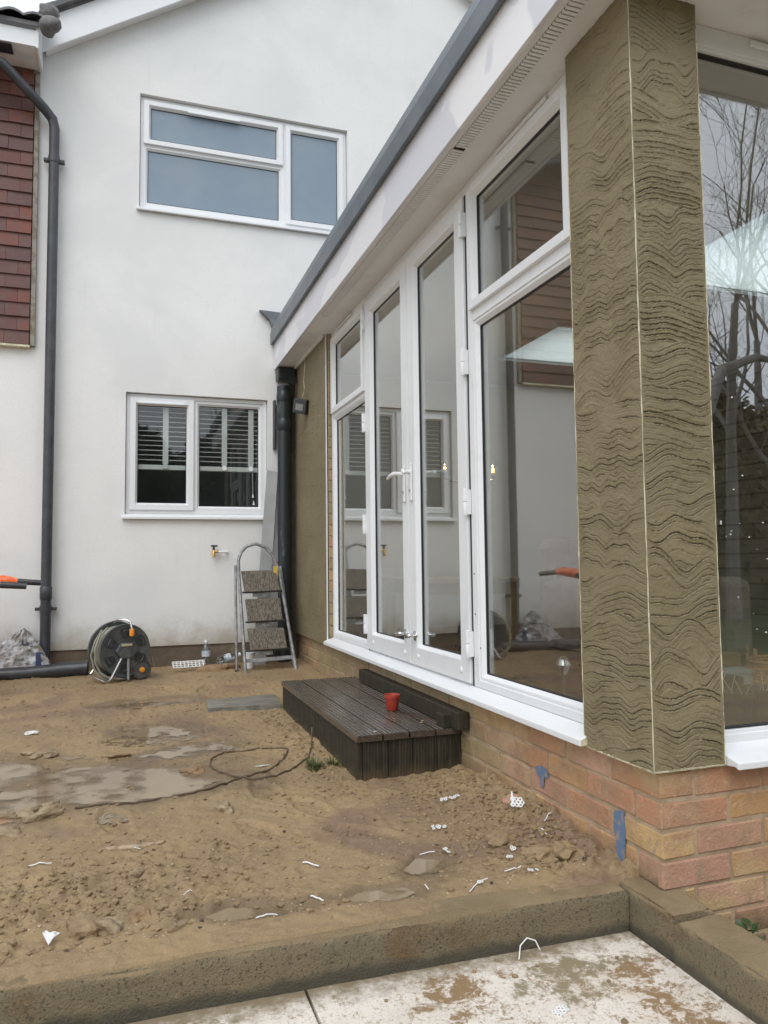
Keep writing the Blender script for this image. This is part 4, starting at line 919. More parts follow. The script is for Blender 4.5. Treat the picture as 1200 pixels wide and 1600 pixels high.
lp = MB(); lp.tube([(-.10, -.02, zc+.155), (-.16, -.04, zc+.11), (-.195, -.05, zc+.03), (-.200, -.06, zc-.06), (-.17, -.07, zc-.13), (-.12, -.08, zc-.17), (-.05, -.08, zc-.185), (.02, -.05, zc-.19)], .0075, 8)
lp.tube([(-.13, 0, zc+.14), (-.185, -.02, zc+.07), (-.215, -.03, zc-.02), (-.20, -.05, zc-.11), (-.15, -.06, zc-.17), (-.1, -.07, zc-.195)], .0075, 8); lp.tube([(.16, -.02, zc-.04), (.205, -.03, zc-.045), (.215, -.03, zc-.075), (.225, -.03, zc-.13)], .005, 8)
lp.build('loose_hose', M_HOSE, hr, True)
st = MB(); st.tube([(-.035, -.095, zc-.045), (-.105, -.10, zc-.17), (-.125, -.10, zc-.192), (-.15, -.095, zc-.19), (-.17, 0, zc-.17), (-.16, .11, zc-.16), (-.03, .11, zc)], .0075, 8); st.build('frame', M_CHROME, hr, True)
st = MB(); st.tube([(.012, -.095, zc-.05), (.012, -.10, zc-.195)], .0095, 8); st.build('frame', M_GALV, hr, True)
st = MB(); st.tube([(-.045, .02, zc+.19), (-.04, -.03, zc+.205), (.0, -.08, zc+.205), (.022, -.10, zc+.19), (.026, -.115, zc+.14)], .0085, 8); st.build('crank', M_CHROME, hr, True)
MB().lathe((.026, -.115, zc+.145), (0, 0, -1), [(.014, 0), (.017, .008), (.016, .045), (.010, .05)], 14).build('crank_grip', M_ORANGE, hr, True)
for y, nm in ((-.07, 0), (.10, 1)):
    wh = MB().lathe((.115, y, .068), (0, -1, 0), [(.050, -.014), (.064, -.014), (.070, -.006), (.070, .008), (.062, .016), (.048, .014)], 28).build('wheel', M_TYRE, hr, True)
    MB().lathe((.115, y-.013, .068), (0, -1, 0), [(.050, 0), (.050, .002)], 20).build('rim', M_REEL, wh); MB().lathe((.115, y-.015, .068), (0, -1, 0), [(.019, 0), (.018, .010), (.008, .014)], 12).build('hub_cap', M_ORANGE, wh, True)

# ------------------------------------------------------------------ PIPE, SACK, BOTTLES
pp = thing('waste_pipe', 'length of black drain pipe lying on the mud in front of the foil sack', 'pipe', (-.6, 5.73, .318))
MB().tube([(-.9, .02, -.006), (-.05, 0, -.0), (.20, 0, .012), (.34, -.01, .016)], [.046, .046, .048, .050], 20).build('pipe', M_BLACKPL, pp, True)
MB().tube([(.16, 0, .011), (.365, -.012, .018)], .053, 20).build('socket', M_BLACKPL, pp, True)
MB().lathe((.366, -.012, .018), (1, 0, .03), [(.046, 0), (.044, .0015)], 20).build('opening', M_DARKSLOT, pp)
MB().tube([(-.28, .01, -.012), (-.21, .01, -.012)], .066, 18).build('coupling', M_BLACKPL, pp, True)
MB().tube([(-.24, .0, -.02), (-.25, -.12, -.035)], .058, 18).build('branch', M_BLACKPL, pp, True)
sk = thing('foil_sack', 'crumpled silver and white cement sack slumped against the wall by the downpipe', 'sack', (-.72, 5.85, .29))
tx = np.linspace(0, 1, 60); tz = np.linspace(0, 1, 50); A, B = np.meshgrid(tx, tz)
def sack_pt(a_, b_):
    b_ = np.asarray(b_, float); a_ = np.asarray(a_, float)
    cxm = -.02+.07*b_; hw = .235*(1-b_)**.8+.055*(1-.5*b_)
    x = cxm+(a_-.5)*2*hw; zz = b_*.33*(1-.12*np.abs(a_-.62)) 
    bulge = .085*np.sin(pi*np.clip(a_, 0, 1))**.7*(1-b_*.75)
    cr = .030*(np.abs(fbm(a_*6+b_*2, b_*5, 3, 5))-.3)+.012*np.abs(vn(a_*17, b_*15, 3))
    return x, -bulge+cr-.0, zz+.012*vn(a_*8, b_*7, 9)
X, Y, Z = sack_pt(A, B); o = put('sack_front', grid_mesh('sack_front', X, Y, Z, M_SACK, smooth=False), sk)
X2 = X; Y2 = -Y*.35+.01; put('sack_back', grid_mesh('sack_back', X2, Y2, Z, M_SACK, smooth=False), sk)
def text_on(body, size, map_fn, mat, parent, name):
    cu_ = bpy.data.curves.new(name, 'FONT'); cu_.body = body; cu_.size = 1; cu_.align_x = 'CENTER'; cu_.align_y = 'CENTER'; cu_.resolution_u = 2
    to = bpy.data.objects.new(name, cu_); COL.objects.link(to); dg = bpy.context.evaluated_depsgraph_get(); me = bpy.data.meshes.new_from_object(to.evaluated_get(dg)); bpy.data.objects.remove(to)
    bm = bmesh.new(); bm.from_mesh(me); bmesh.ops.subdivide_edges(bm, edges=[e_ for e_ in bm.edges if e_.calc_length() > .15], cuts=2)
    bm.to_mesh(me); bm.free()
    for v in me.vertices: v.co = map_fn(v.co.x, v.co.y)
    me.materials.clear(); me.materials.append(mat); return put(name, me, parent)
def mp(u, v):   # printed upside down, as the sack lies
    a_ = .66-u*.115; b_ = .70-v*.15+(u*.02)
    x, y, z_ = sack_pt(a_, b_); return (float(x), float(y)-.0035, float(z_))
text_on('CEMEX', 1, mp, M_INK, sk, 'printed_name')
mbp = MB(); q = [sack_pt(a_, b_) for a_, b_ in ((.86, .50), (.97, .50), (1.0, .22), (.80, .20))]; mbp.add([(float(x), float(y)-.004, float(z_)) for x, y, z_ in q], [(0, 1, 2, 3)]); mbp.build('printed_patch', M_INK, sk)
def bottle(loc, rot, label):
    b = thing('plastic_bottle', label, 'bottle', loc, 'clear plastic water bottles by the plinth'); b.rotation_euler = rot
    MB().lathe((0, 0, 0), (0, 0, 1), [(.026, 0), (.032, .006), (.032, .05), (.030, .055), (.032, .06), (.032, .115), (.026, .14), (.013, .165), (.012, .178)], 20).build('body', M_PET, b, True)
    MB().lathe((0, 0, .172), (0, 0, 1), [(.0145, 0), (.0145, .016)], 14).build('cap', M_WHITE, b, True)
    MB().lathe((0, 0, .068), (0, 0, 1), [(.0325, 0), (.0325, .04)], 20).build('label_wrap', simple('bottle_label', (.40, .47, .55), .4, (.58, .60, .60), 60), b, True)
bottle((.585, 5.84, gz(.585, 5.84)+.01), (0, 0, 0), 'clear plastic water bottle standing upright by the brown plinth')
bottle((.66, 5.82, gz(.66, 5.82)+.045), (0, radians(78), radians(10)), 'clear plastic bottle lying on its side on the heap of clay')
cl_ = MB(); blob(cl_, (.62, 5.70, .285), .11, (1.1, .5, .30), 8, .5, 3); blob(cl_, (.74, 5.76, .285), .08, (1.1, .6, .3), 11, .5, 3)
tag(cl_.build('clay_heap', M_RUSTMUD, smooth=True), 'low heap of orange clay by the plinth under the lying bottle', 'soil heap')
# perforated tray
tr = MB()
for k in range(9): tr.box(-.115+k*.027, -.108+k*.027, 0, .05, 0, .012)
for yy in (0, .018, .036, .05): tr.box(-.118, .12, yy, yy+.006, 0.0005, .0125)
o = tr.build('perforated_strip', M_WHITEDIRTY); o.location = (.45, 5.70, gz(.45, 5.70)+.02); o.rotation_euler = (radians(50), 0, radians(8)); tag(o, 'white perforated plastic strip lying left of the upright bottle', 'plastic strip')
# wet plank on the mud
pk = thing('scaffold_plank', 'short grey weathered board lying in the mud beside the deck step', 'plank', (.655, 4.53, gz(.655, 4.53)))
pkb = MB(); pv = [(-.205, -.15), (.205, -.185), (.235, .16), (-.19, .12)]
for k in range(5):
    t0 = k/5+.006; t1 = (k+1)/5-.006; L = lambda p, q, t: (p[0]+(q[0]-p[0])*t, p[1]+(q[1]-p[1])*t)
    a0 = L(pv[0], pv[3], t0); a1 = L(pv[1], pv[2], t0); b1 = L(pv[1], pv[2], t1); b0 = L(pv[0], pv[3], t1)
    MB().hexa([(*a0, -.02), (*a1, -.02), (*b1, -.02), (*b0, -.02), (*a0, .016), (*a1, .019), (*b1, .019), (*b0, .016)]).build('slat', M_PLANK, pk, bevel=.002)

# ------------------------------------------------------------------ WHEELBARROW
wbw = thing('wheelbarrow', 'orange wheelbarrow with black rubber grips reaching in by the downpipe', 'wheelbarrow', (-1.3, 5.2, .28))
Ow = Vector((-1.3, 5.2, .28)); Rw = lambda pts: [tuple(Vector(p)-Ow) for p in pts]
for y, z_, xt in ((5.46, .940, -.52), (4.98, .931, -.555)):
    MB().tube(Rw([(xt, y, z_), (xt-.145, y, z_+.012)]), [.0185, .021], 12).build('grip', M_BLACKPL, wbw, True)
    MB().tube(Rw([(xt-.14, y, z_+.012), (xt-.22, y, z_+.02), (xt-.45, y, z_-.02), (-1.25, y, .80), (-1.9, 5.22+(y-5.22)*.3, .52)]), [.021, .036, .046, .022, .02], 10).build('handle', M_BARROW, wbw, True)
tr_ = MB(); tr_.hexa([tuple(Vector(p)-Ow) for p in [(-1.95, 5.0, .60), (-1.35, 4.98, .56), (-1.35, 5.44, .56), (-1.95, 5.42, .60), (-2.15, 4.9, .86), (-1.12, 4.88, .84), (-1.12, 5.54, .84), (-2.15, 5.52, .86)]]); tr_.build('tray', M_BARROW, wbw, bevel=.02)
wz = MB().lathe(tuple(Vector((-2.1, 5.16, .47))-Ow), (0, 1, 0), [(.12, 0), (.18, .01), (.195, .05), (.18, .09), (.12, .10)], 28).build('wheel', M_TYRE, wbw, True)
for y in (4.98, 5.44): MB().tube(Rw([(-1.30, y, .78), (-1.28, y, .27)]), .016, 8).build('leg', M_BLACKPL, wbw, True)

# ------------------------------------------------------------------ CABLE, ROCKS, SCRAPS
def drape(pts, off, n=8):
    out = []; P = [Vector((*p, 0)) for p in pts]
    for i in range(len(P)-1):
        p0 = P[max(i-1, 0)]; p1 = P[i]; p2 = P[i+1]; p3 = P[min(i+2, len(P)-1)]
        for k in range(n):
            t = k/n; q = .5*((2*p1)+(p2-p0)*t+(2*p0-5*p1+4*p2-p3)*t*t+(3*p1-p0-3*p2+p3)*t**3); out.append((q.x, q.y, gz(q.x, q.y)+off))
    return out
dc = drape([(.849, 3.55), (.751, 3.233), (.637, 3.087), (.549, 3.034), (.432, 3.095), (.359, 3.226), (.352, 3.334), (.382, 3.435), (.476, 3.517), (.685, 3.459), (.676, 3.323), (.565, 3.124), (.429, 3.065), (.244, 2.922), (.02, 2.905), (-.17, 2.905)], .004)
dc[0] = (dc[0][0], dc[0][1], dc[0][2]+.05); dc[1] = (dc[1][0], dc[1][1], dc[1][2]+.035); dc[2] = (dc[2][0], dc[2][1], dc[2][2]+.02)
tag(MB().tube(dc, .0042, 6).build('cable', M_CABLE, smooth=True), 'thin brown cable looped on the mud in front of the deck step', 'cable')
def rock(x, y, r, sq, sd, label, mat=M_STONE, dz=.05):
    mb = MB(); blob(mb, (0, 0, 0), r, sq, sd, .95, 3, random.uniform(0, 3)); o = mb.build('stone', mat); o.location = (x, y, gz(x, y)+r*sq[2]*dz+.001); tag(o, label, 'stone', 'stones lying on the mud')
rock(.335, 2.70, .034, (1, .8, .62), 1, 'angular brown stone alone on the mud below the cable loop')
rock(.045, 2.19, .024, (1.2, .8, .5), 2, 'small dark flat stone in the middle of the near mud')
rock(.118, 1.872, .019, (1.1, .8, .7), 3, 'pale stone beside the small puddle at the kerb')
rock(-.245, 2.86, .042, (1.3, .7, .55), 4, 'long muddy stone at the near shore of the big puddle')
rock(-.305, 2.90, .036, (1, .9, .6), 5, 'round muddy stone touching the long one at the puddle shore')
rock(-.345, 2.74, .040, (1.1, .9, .5), 6, 'flat clod at the left edge below the big puddle')
rock(-.245, 2.99, .030, (1.3, .7, .5), 7, 'lumpy stone standing in the near edge of the big puddle')
rock(-.395, 3.77, .035, (1, .8, .6), 8, 'dark wet stone at the far shore of the big puddle')
rock(-.325, 3.74, .045, (1, .8, .45), 9, 'broad wet stone just right of the dark one at the far puddle shore')
rock(.27, 3.26, .042, (1.1, .8, .35), 10, 'reddish flat stone in the right end of the big puddle', M_RUSTMUD)
rock(-.03, 3.62, .055, (1.2, .5, .25), 11, 'low dark hump of mud behind the big puddle', M_CLOD)
rock(1.075, 2.085, .032, (1, 1, .6), 12, 'dark clod of earth near the side brickwork', M_CLOD)
rock(-.085, 1.935, .036, (1, .8, .7), 13, 'yellowish stone among clods next to the kerb at lower left', M_CLOD)
rock(-.03, 1.915, .028, (1.1, .8, .7), 14, 'reddish stone right of the yellowish one next to the kerb')
rock(.04, 1.95, .027, (.9, .9, .8), 15, 'upright yellow clay lump near the kerb', M_RUSTMUD)
rock(1.245, 2.33, .026, (1, .6, .9), 16, 'piece of red brick leaning on the side brickwork', M_BRICK)
rock(1.20, 1.93, .040, (1.2, .8, .6), 17, 'large clod in the corner where the kerb meets the brickwork', M_CLOD)
rock(1.13, 1.96, .033, (1.2, .8, .6), 18, 'second largest clod in the corner by the kerb', M_CLOD)
q = MB().prism([(-.09, 0), (-.03, -.016), (.03, -.020), (.085, -.006), (.10, .006), (.04, .004), (-.02, .006), (-.06, .01)], 'z', -.004, .005); o = q.build('wood_splinter', simple('pale_bark', (.44, .34, .22), .7, (.25, .18, .11), 60), bevel=.003); o.location = (.03, 2.46, gz(.03, 2.46)+.006); tag(o, 'pale bark like splinter half buried in the middle of the mud', 'wood splinter')
def lattice(x, y, w, h, rz, label, tilt=.3, dz=.012, torn=0, cell=.0085, th=.95):
    mb = MB(); nx = max(1, int(w/cell)); ny = max(1, int(h/cell)); t = .0018
    def bar(p, q): mb.tube([(*p, .0012*sin(p[0]*300)), (*q, .0012*sin(q[0]*300))], t*th, 4)
    for i in range(nx):
        for j in range(ny):
            if torn and random.random() < torn: continue
            cx_ = (i+(.5 if j % 2 else 0))*cell-w/2; cy_ = j*cell*.8-h/2; r_ = cell*.5
            hx = [(cx_+r_*cos(radians(60*k+30)), cy_+r_*sin(radians(60*k+30))) for k in range(6)]
            for k in range(6): bar(hx[k], hx[(k+1) % 6])
    if not torn: mb.box(-w/2-.004, -w/2+.001, -h/2, h/2, -.001, .0012)
    o = mb.build('mesh_scrap', M_WHITE); o.location = (x, y, gz(x, y)+dz); o.rotation_euler = (tilt, random.uniform(-.2, .2), rz); tag(o, label, 'plastic scrap', 'offcuts of white plastic bead')
def strand(x, y, L, rz, label, bend=.2, r_=.0016):
    pts = []
    for k in range(7): t = k/6-.5; X_ = t*L; Y_ = bend*L*(.25-t*t); xx = x+X_*cos(rz)-Y_*sin(rz); yy = y+X_*sin(rz)+Y_*cos(rz); pts.append((xx, yy, gz(xx, yy)+.005))
    o = MB().tube(pts, r_, 5).build('plastic_strand', M_WHITE, smooth=True); tag(o, label, 'plastic scrap', 'offcuts of white plastic bead')
lattice(1.235, 2.255, .045, .046, -.35, 'neat square of white honeycomb mesh leaning against the brickwork', .75, .026, cell=.0125, th=1.6)
lattice(1.10, 2.51, .08, .018, .1, 'long torn white mesh strip near the end of the deck step', .3, .012, .35)
lattice(.965, 2.29, .045, .026, -.2, 'triangular torn scrap of white mesh left of the dark clod', .2, .012, .3)
lattice(.895, 2.08, .028, .026, .8, 'small ragged white mesh scrap on the far side of the corner puddle', .4, .012, .25)
lattice(1.055, 1.97, .032, .012, -.3, 'little white mesh scrap halfway along the near kerb clods', .3, .014, .2)
lattice(1.085, 2.03, .018, .018, .3, 'tiny tuft of white mesh just behind the dark clod', .6, .014, .3)
lattice(1.06, 1.872, .045, .012, .1, 'torn strip of white mesh lying closest to the kerb corner', .2, .010, .35)
lattice(.905, 1.855, .040, .012, .2, 'frayed white mesh piece touching the kerb beside a curved strand', .2, .010, .4)
strand(.84, 2.09, .045, -.15, 'straight white strand beside the ragged mesh by the corner puddle')
strand(.755, 1.885, .03, 1.5, 'short upright white strand in the puddle by the kerb')
strand(.885, 1.845, .08, .5, 'long curved white strand at the kerb right of the puddle', .3)
strand(1.02, 1.90, .06, .05, 'knobbly white strand between the two kerbside mesh pieces', .1, .002)
strand(1.21, 2.06, .02, 2.0, 'tiny white sliver among the clods below the brickwork')
strand(1.265, 2.13, .03, .2, 'white sliver on the mound next to the brickwork')
strand(.505, 2.135, .05, -.7, 'bright white strand alone in the middle of the mud', .15, .0022)
strand(.465, 1.90, .04, -.9, 'white strand lying between the two kerb puddles', .1, .002)
strand(.33, 1.850, .055, .25, 'white strand lying along the near puddle by the kerb', .1, .0018)
strand(-.215, 2.375, .06, -.2, 'bent white strand on the clods at lower left', -.6, .0018)
strand(.16, 2.03, .03, .7, 'short pale strand right of the reddish clods', .3, .0012)
strand(.045, 2.43, .03, -1.0, 'thin white strand beside the bark like splinter', .1, .0012)
sc = MB(); sc.prism([(-.022, .018), (-.010, .024), (.0, .014), (.012, .018), (.030, .010), (.012, -.004), (-.002, -.028), (-.010, -.008)], 'z', 0, .002); o = sc.build('plastic_shard', M_WHITEDIRTY); o.scale = (.72, .72, 1); o.location = (-.150, 1.895, gz(-.15, 1.895)+.018); o.rotation_euler = (.5, .1, .1); tag(o, 'bright white plastic shard with a point by the kerb at lower left', 'plastic scrap')
q = MB(); blob(q, (0, 0, 0), .026, (1.2, .8, .45), 33, .8, 2); o = q.build('crumpled_wrapper', M_WHITEDIRTY); o.location = (-.428, 4.18, gz(-.428, 4.18)+.008); tag(o, 'crumpled white wrapper on the mud behind the big puddle', 'wrapper')
q = MB().prism([(-.03, 0), (.0, .007), (.035, .002), (.0, -.006)], 'z', 0, .002); o = q.build('pale_sliver', M_WHITEDIRTY); o.location = (.55, 3.19, gz(.55, 3.19)+.005); tag(o, 'pale leaf shaped sliver inside the cable loop', 'plastic scrap')
# scraps on the patio
pts = [(.885+.0, 1.690), (.893, 1.672), (.925, 1.662), (.955, 1.672), (.962, 1.69)]
o = MB().tube([(.905, 1.672, .096), (.915, 1.682, .122), (.935, 1.685, .135), (.955, 1.680, .128), (.963, 1.672, .108)], .0016, 5).build('plastic_strand', M_WHITE, smooth=True); tag(o, 'white plastic strand arching up from the slab against the kerb face', 'plastic scrap')
lattice(.885, 1.466, .035, .03, .4, 'small white mesh scrap lying on the splashed white slab', .05, 0, .25); bpy.data.objects[-1] if False else None
for o in list(bpy.data.objects):
    if o.get('label') == 'small white mesh scrap lying on the splashed white slab': o.location.z = .0975
for i, (x, y, r_) in enumerate(((.86, 1.61, .008), (.93, 1.63, .005), (.72, 1.40, .007), (1.05, 1.52, .006), (.62, 1.50, .006), (1.13, 1.60, .005), (.78, 1.66, .006), (.99, 1.38, .009), (.55, 1.62, .005))):
    q = MB(); blob(q, (0, 0, 0), r_, (1, .8, .6), 60+i, .6, 1); o = q.build('mud_crumb', M_CLOD); o.location = (x, y, .0965); tag(o, 'small dark crumb of mud lying on the white slabs', 'mud crumb', 'mud crumbs on the white slabs')
# grass tufts and weed
def tuft(x, y, n, hgt, label, spread=.05):
    mb = MB()
    for k in range(n):
        a_ = random.random()*6.28; d = random.random()**.6*spread; bx = x+cos(a_)*d*.6; by = y+sin(a_)*d*.6; l = hgt*random.uniform(.5, 1.1); z0_ = gz(bx, by)-.003; w_ = .0016; lean = random.uniform(.3, 1.0)
        dx, dy = cos(a_), sin(a_); mb.add([(bx-dy*w_, by+dx*w_, z0_), (bx+dy*w_, by-dx*w_, z0_), (bx+dx*l*lean*.5+dy*w_*.6, by+dy*l*lean*.5-dx*w_*.6, z0_+l*.7), (bx+dx*l*lean, by+dy*l*lean, z0_+l*.85), (bx+dx*l*lean*.5-dy*w_*.6, by+dy*l*lean*.5+dx*w_*.6, z0_+l*.7)], [(0, 1, 2, 4), (4, 2, 3)])
    o = mb.build('grass_tuft', M_GRASS); tag(o, label, 'grass', 'small grass tufts by the deck step')
tuft(.745, 3.07, 150, .045, 'small green grass tuft under the raised cable end', .06); tuft(.835, 3.10, 90, .035, 'sparse grass tuft close against the side of the deck step', .05)
wd = thing('weed', 'small dark green leafy weed growing between kerb and brick wall', 'plant', (1.46, 1.53, .06))
lm = MB(); lm.add([(0, 0, 0), (.010, .018, .004), (.008, .034, .002), (0, .046, -.004), (-.008, .034, .002), (-.010, .018, .004), (0, .024, -.002)], [(0, 1, 6), (1, 2, 6), (2, 3, 6), (3, 4, 6), (4, 5, 6), (5, 0, 6)]); lmm = lm.mesh('leaf', M_LEAF)
for k in range(16):
    o = put('leaf', lmm, wd); a_ = k*2.4; o.location = (cos(a_)*.012, sin(a_)*.012, .03+k*.004); o.rotation_euler = (random.uniform(.1, .7), random.uniform(-.3, .3), a_); s_ = random.uniform(.6, 1.0); o.scale = (s_, s_, s_)
MB().tube([(0, 0, 0), (0, .003, .09)], .002, 5).build('stem', M_LEAF, wd)

# ------------------------------------------------------------------ INSIDE THE ROOM
tb = thing('window_bench', 'white table inside the front window carrying pots and a basket', 'table', (2.2, 2.02, .50))
MB().box(-.72, .8, -.22, .40, .0, .022).build('top', M_WHITEDIRTY, tb, bevel=.003)
def pot_in(x, y, label, r_=.058, h=.115):
    p = thing('plant_pot', label, 'plant pot', (x, y, .523), 'dark plant pots inside the front window')
    MB().lathe((0, 0, 0), (0, 0, 1), [(r_*.72, 0), (r_*.95, h*.85), (r_*1.06, h*.86), (r_*1.06, h), (r_*.95, h), (r_*.85, h*.9), (r_*.7, .01)], 24).build('body', M_POT, p, True)
    for k in range(5): MB().tube([(random.uniform(-.03, .03), random.uniform(-.03, .03), h*.8), (random.uniform(-.05, .05), random.uniform(-.05, .05), h+random.uniform(.02, .06))], .0012, 4).build('dry_stalk', M_BEAD, p)
pot_in(1.80, 1.90, 'dark grey plant pot nearest the pillar inside the front window'); pot_in(1.93, 1.915, 'dark grey plant pot second from the pillar inside the front window', .064); pot_in(1.90, 2.06, 'dark plant pot standing behind the two front ones inside the window', .066, .13)
bk = thing('wicker_basket', 'orange brown wicker basket on the table inside the front window', 'basket', (2.36, 2.22, .523))
for k in range(12): MB().tube([(cos(t)*(.15+.004*(k % 2)), sin(t)*(.11+.004*(k % 2)), .012+k*.012) for t in np.linspace(0, 2*pi, 28, endpoint=False)], .0065, 6, closed=True).build('wicker_band', M_WICKER, bk, True)
for k in range(14): t = 2*pi*k/14; MB().tube([(cos(t)*.147, sin(t)*.107, 0), (cos(t)*.155, sin(t)*.115, .175+.02*(k % 2))], .004, 5).build('wicker_stake', M_WICKER, bk)
bx = thing('storage_box', 'pale grey green box on the table behind the plant pots', 'box', (2.12, 2.30, .523)); MB().box(-.10, .10, -.07, .07, 0, .10).build('body', M_PALEBOX, bx, bevel=.003); MB().box(-.103, .103, -.073, .073, .101, .118).build('lid', M_PALEBOX, bx, bevel=.003)
bx = thing('cardboard_box', 'small brown cardboard box on top of the pale box inside the window', 'box', (2.16, 2.33, .642)); MB().box(-.05, .06, -.03, .04, 0, .045).build('body', M_CARD, bx); MB().box(-.05, .004, -.03, .04, .0455, .0475).build('flap', M_CARD, bx); MB().box(.006, .06, -.03, .04, .0455, .0475).build('flap', M_CARD, bx)
sf = thing('armchair', 'brown fabric armchair with wide arms inside the glazed room', 'armchair', (2.65, 3.45, .50))
MB().box(-.22, .19, -.38, .38, .05, .30).build('base', M_SOFA, sf, bevel=.03); MB().box(-.37, -.22, -.42, .42, .05, .455).build('arm', M_SOFA, sf, bevel=.05); MB().box(.19, .38, -.42, .42, .05, .455).build('arm', M_SOFA, sf, bevel=.05)
MB().box(-.36, .37, .26, .47, .28, .68).build('back', M_SOFA, sf, bevel=.06); MB().box(-.21, .18, -.36, .24, .30, .41).build('seat_cushion', M_SOFA, sf, bevel=.04)
q = MB(); blob(q, (0, 0, 0), 1, (.20, .07, .20), 2, .1, 3); o = q.build('cushion', M_CUSH, smooth=True); o.location = (2.80, 3.38, 1.03); o.rotation_euler = (.2, .3, .1); tag(o, 'patterned beige cushion leaning on the armchair back', 'cushion')
dt = thing('dining_table', 'pale pine table standing inside behind the glass doors', 'table', (2.25, 5.1, .50))
MB().box(-.40, .40, -.35, .35, .40, .435).build('top', M_PINE, dt, bevel=.004); MB().box(-.36, .36, -.31, .31, .32, .399).build('apron', M_PINE, dt)
for sx in (-1, 1):
    for sy in (-1, 1): MB().box(sx*.35-.03, sx*.35+.03, sy*.30-.03, sy*.30+.03, 0, .399).build('leg', M_PINE, dt)
lpn = thing('floor_lamp', 'slender floor lamp with two glowing filament bulbs inside the room', 'lamp', (2.12, 4.5, .50))
MB().lathe((0, 0, 0), (0, 0, 1), [(.12, 0), (.12, .015), (.012, .02)], 20).build('base', M_BLACKPL, lpn, True); MB().tube([(0, 0, .02), (0, 0, 1.08)], .008, 8).build('stem', M_BLACKPL, lpn)
for sx in (-.15, .20):
    MB().tube([(0, 0, 1.05), (sx, 0, 1.09), (sx, 0, 1.12)], .006, 6).build('arm', M_BLACKPL, lpn)
    bb = MB().lathe((sx, 0, 1.12), (0, 0, 1), [(.010, 0), (.011, .015), (.019, .04), (.020, .055), (.013, .072), (.004, .078)], 16).build('bulb', M_PET, lpn, True)
    ll = bpy.data.lights.new('bulb_light', 'POINT'); ll.energy = 3.5; ll.color = (1, .72, .42); ll.shadow_soft_size = .006; lo_ = bpy.data.objects.new('bulb_light', ll); COL.objects.link(lo_); lo_.parent = lpn; lo_.location = (sx, 0, 1.16)
    MB().tube([(sx-.008, 0, 1.14), (sx-.006, 0, 1.17), (sx+.002, 0, 1.145), (sx+.006, 0, 1.17), (sx+.009, 0, 1.14)], .0022, 5).build('filament', M_FIL, bb)
# little ornament on the inner sill of the side window
q = thing('metal_ornament', 'small shiny metal holder on the sill inside the side window', 'ornament', (1.52, 2.42, .50))
MB().lathe((0, 0, 0), (0, 0, 1), [(.02, 0), (.004, .01), (.004, .13), (.022, .15), (.03, .17), (.022, .19), (.008, .20)], 16).build('body', M_CHROME, q, True)

# ------------------------------------------------------------------ GARDEN BEHIND THE VIEWER (seen in the glass)
def tree(x, y, h, seed, label, lean=0, spread=1.0):
    rr = random.Random(seed); t = thing('bare_tree', label, 'tree', (x, y, 0), 'bare trees behind the viewer'); tk = MB(); cr = MB()
    def grow(p, d, L, r_, lev, mb):
        n = 5; pts = [p.copy()]; rs = [r_]; q = p.copy(); dd = d.copy()
        for k in range(n):
            dd = (dd+Vector((rr.uniform(-1, 1), rr.uniform(-1, 1), rr.uniform(-.5, .7)))*(.10+.05*lev)).normalized(); q = q+dd*L/n; pts.append(q.copy()); rs.append(r_*(1-.55*(k+1)/n))
        mb.tube(pts, rs, 6 if lev < 2 else 3, caps=False)
        if lev >= 5: return
        nb_ = {0: 6, 1: 4, 2: 3, 3: 3, 4: 2}[lev]
        for k in range(nb_):
            i = rr.randint(1, n) if lev else (n if k < 3 else rr.randint(2, n)); base = pts[i]; a_ = rr.uniform(0, 6.28); e1 = dd.orthogonal().normalized(); e2 = dd.cross(e1)
            nd = (dd*rr.uniform(.5, 1.1)+(e1*cos(a_)+e2*sin(a_))*rr.uniform(.5, .9)*spread+Vector((0, 0, .25))).normalized()
            grow(base, nd, L*rr.uniform(.46, .70), max(.0045, rs[i]*rr.uniform(.42, .66)), lev+1, cr)
    grow(Vector((0, 0, 0)), Vector((lean, 0, 1)).normalized(), h*.42, h*.010, 0, tk)
    tk.build('trunk', M_BARK, t, True); cr.build('crown', M_BARK, t)
tree(9.6, -6.6, 12.5, 3, 'bare tree with a thick leaning trunk reflected beside the pillar', .05)
tree(11.6, -7.4, 12.4, 5, 'bare fine branched tree reflected at the right edge of the front window')
tree(14.2, -10.5, 15, 8, 'tallest bare tree reflected furthest behind in the front window')
tree(3.5, -10.5, 12, 11, 'bare tree standing behind the dark hedge, mirrored in the kitchen window')
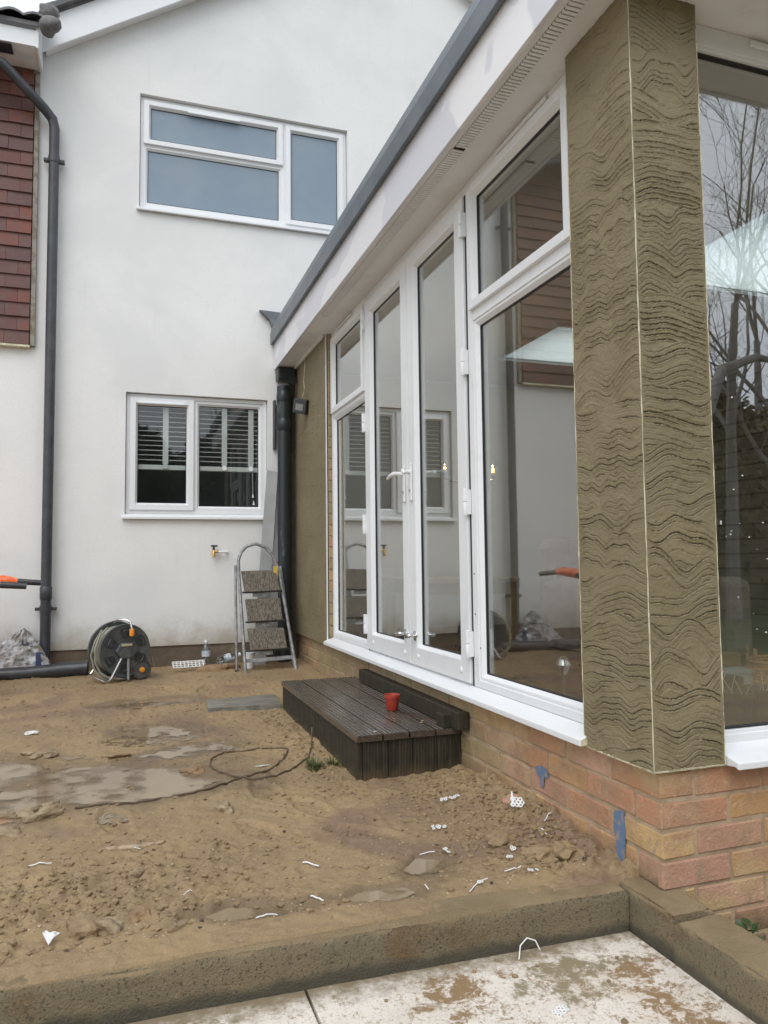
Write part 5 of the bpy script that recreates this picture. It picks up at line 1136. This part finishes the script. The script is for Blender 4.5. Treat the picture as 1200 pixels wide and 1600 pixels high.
# low arching bough
t = thing('leaning_tree', 'old tree with one long arching bough reflected low in the front window', 'tree', (7.6, -5.2, 0))
MB().tube([(0, 0, 0), (-.1, 0, 1.6), (.2, 0, 2.9), (.9, -.3, 3.9), (1.9, -.6, 4.25), (3.0, -1, 4.3)], [.13, .12, .10, .085, .06, .03], 10).build('trunk', M_BARK, t, True)
def hedge(x0, x1, y, h, dep, n, label, seed):
    rr = np.random.default_rng(seed); t = thing('hedge', label, 'hedge', ((x0+x1)/2, y, 0)); cx_ = (x0+x1)/2; hw = (x1-x0)/2
    g = MB(); 
    gx = np.linspace(-hw, hw, 60); gt = np.linspace(0, 1, 26); A, B = np.meshgrid(gx, gt)
    prof_y = np.cos(B*pi)*dep*.42; Hh_ = (h*.86)*(1+.30*fbm(A*.45+seed, A*0+3, 3, seed)); Zz = np.sin(B*pi)**.45*Hh_
    put('core', grid_mesh('core', A, prof_y+.3*fbm(A*1.5, Zz*1.5, 3, seed), Zz, M_IVY), t)
    xx = rr.uniform(-hw, hw, n); tt = rr.uniform(.0, 1, n); hx = h*.9*(1+.30*fbm(xx*.45+seed, xx*0+3, 3, seed)); yy = np.cos(tt*pi)*dep*.5+rr.normal(0, .12, n); zz = np.sin(tt*pi)**.45*hx+rr.normal(0, .13, n); zz = np.abs(zz)
    s_ = rr.uniform(.05, .12, n); d1 = rr.normal(size=(n, 3)); d1 /= np.linalg.norm(d1, axis=1)[:, None]; d2 = np.cross(d1, rr.normal(size=(n, 3))); d2 /= np.linalg.norm(d2, axis=1)[:, None]
    c_ = np.stack([xx, yy, zz], -1); q = np.stack([c_-d1*s_[:, None], c_+d2*s_[:, None]*.6, c_+d1*s_[:, None], c_-d2*s_[:, None]*.6], 1).reshape(-1, 3)
    me = bpy.data.meshes.new('foliage'); me.from_pydata(q.tolist(), [], np.arange(4*n).reshape(n, 4).tolist()); me.materials.append(M_IVY); put('foliage', me, t)
hedge(-3, 8.0, -9.0, 5.0, 1.6, 16000, 'tall dark evergreen hedge behind the viewer mirrored in the kitchen window', 2)
hedge(8.2, 18, -9.4, 4.6, 1.8, 16000, 'dark and yellowish evergreen hedge mirrored in the front window', 6)
for s_ in range(2):
    pass
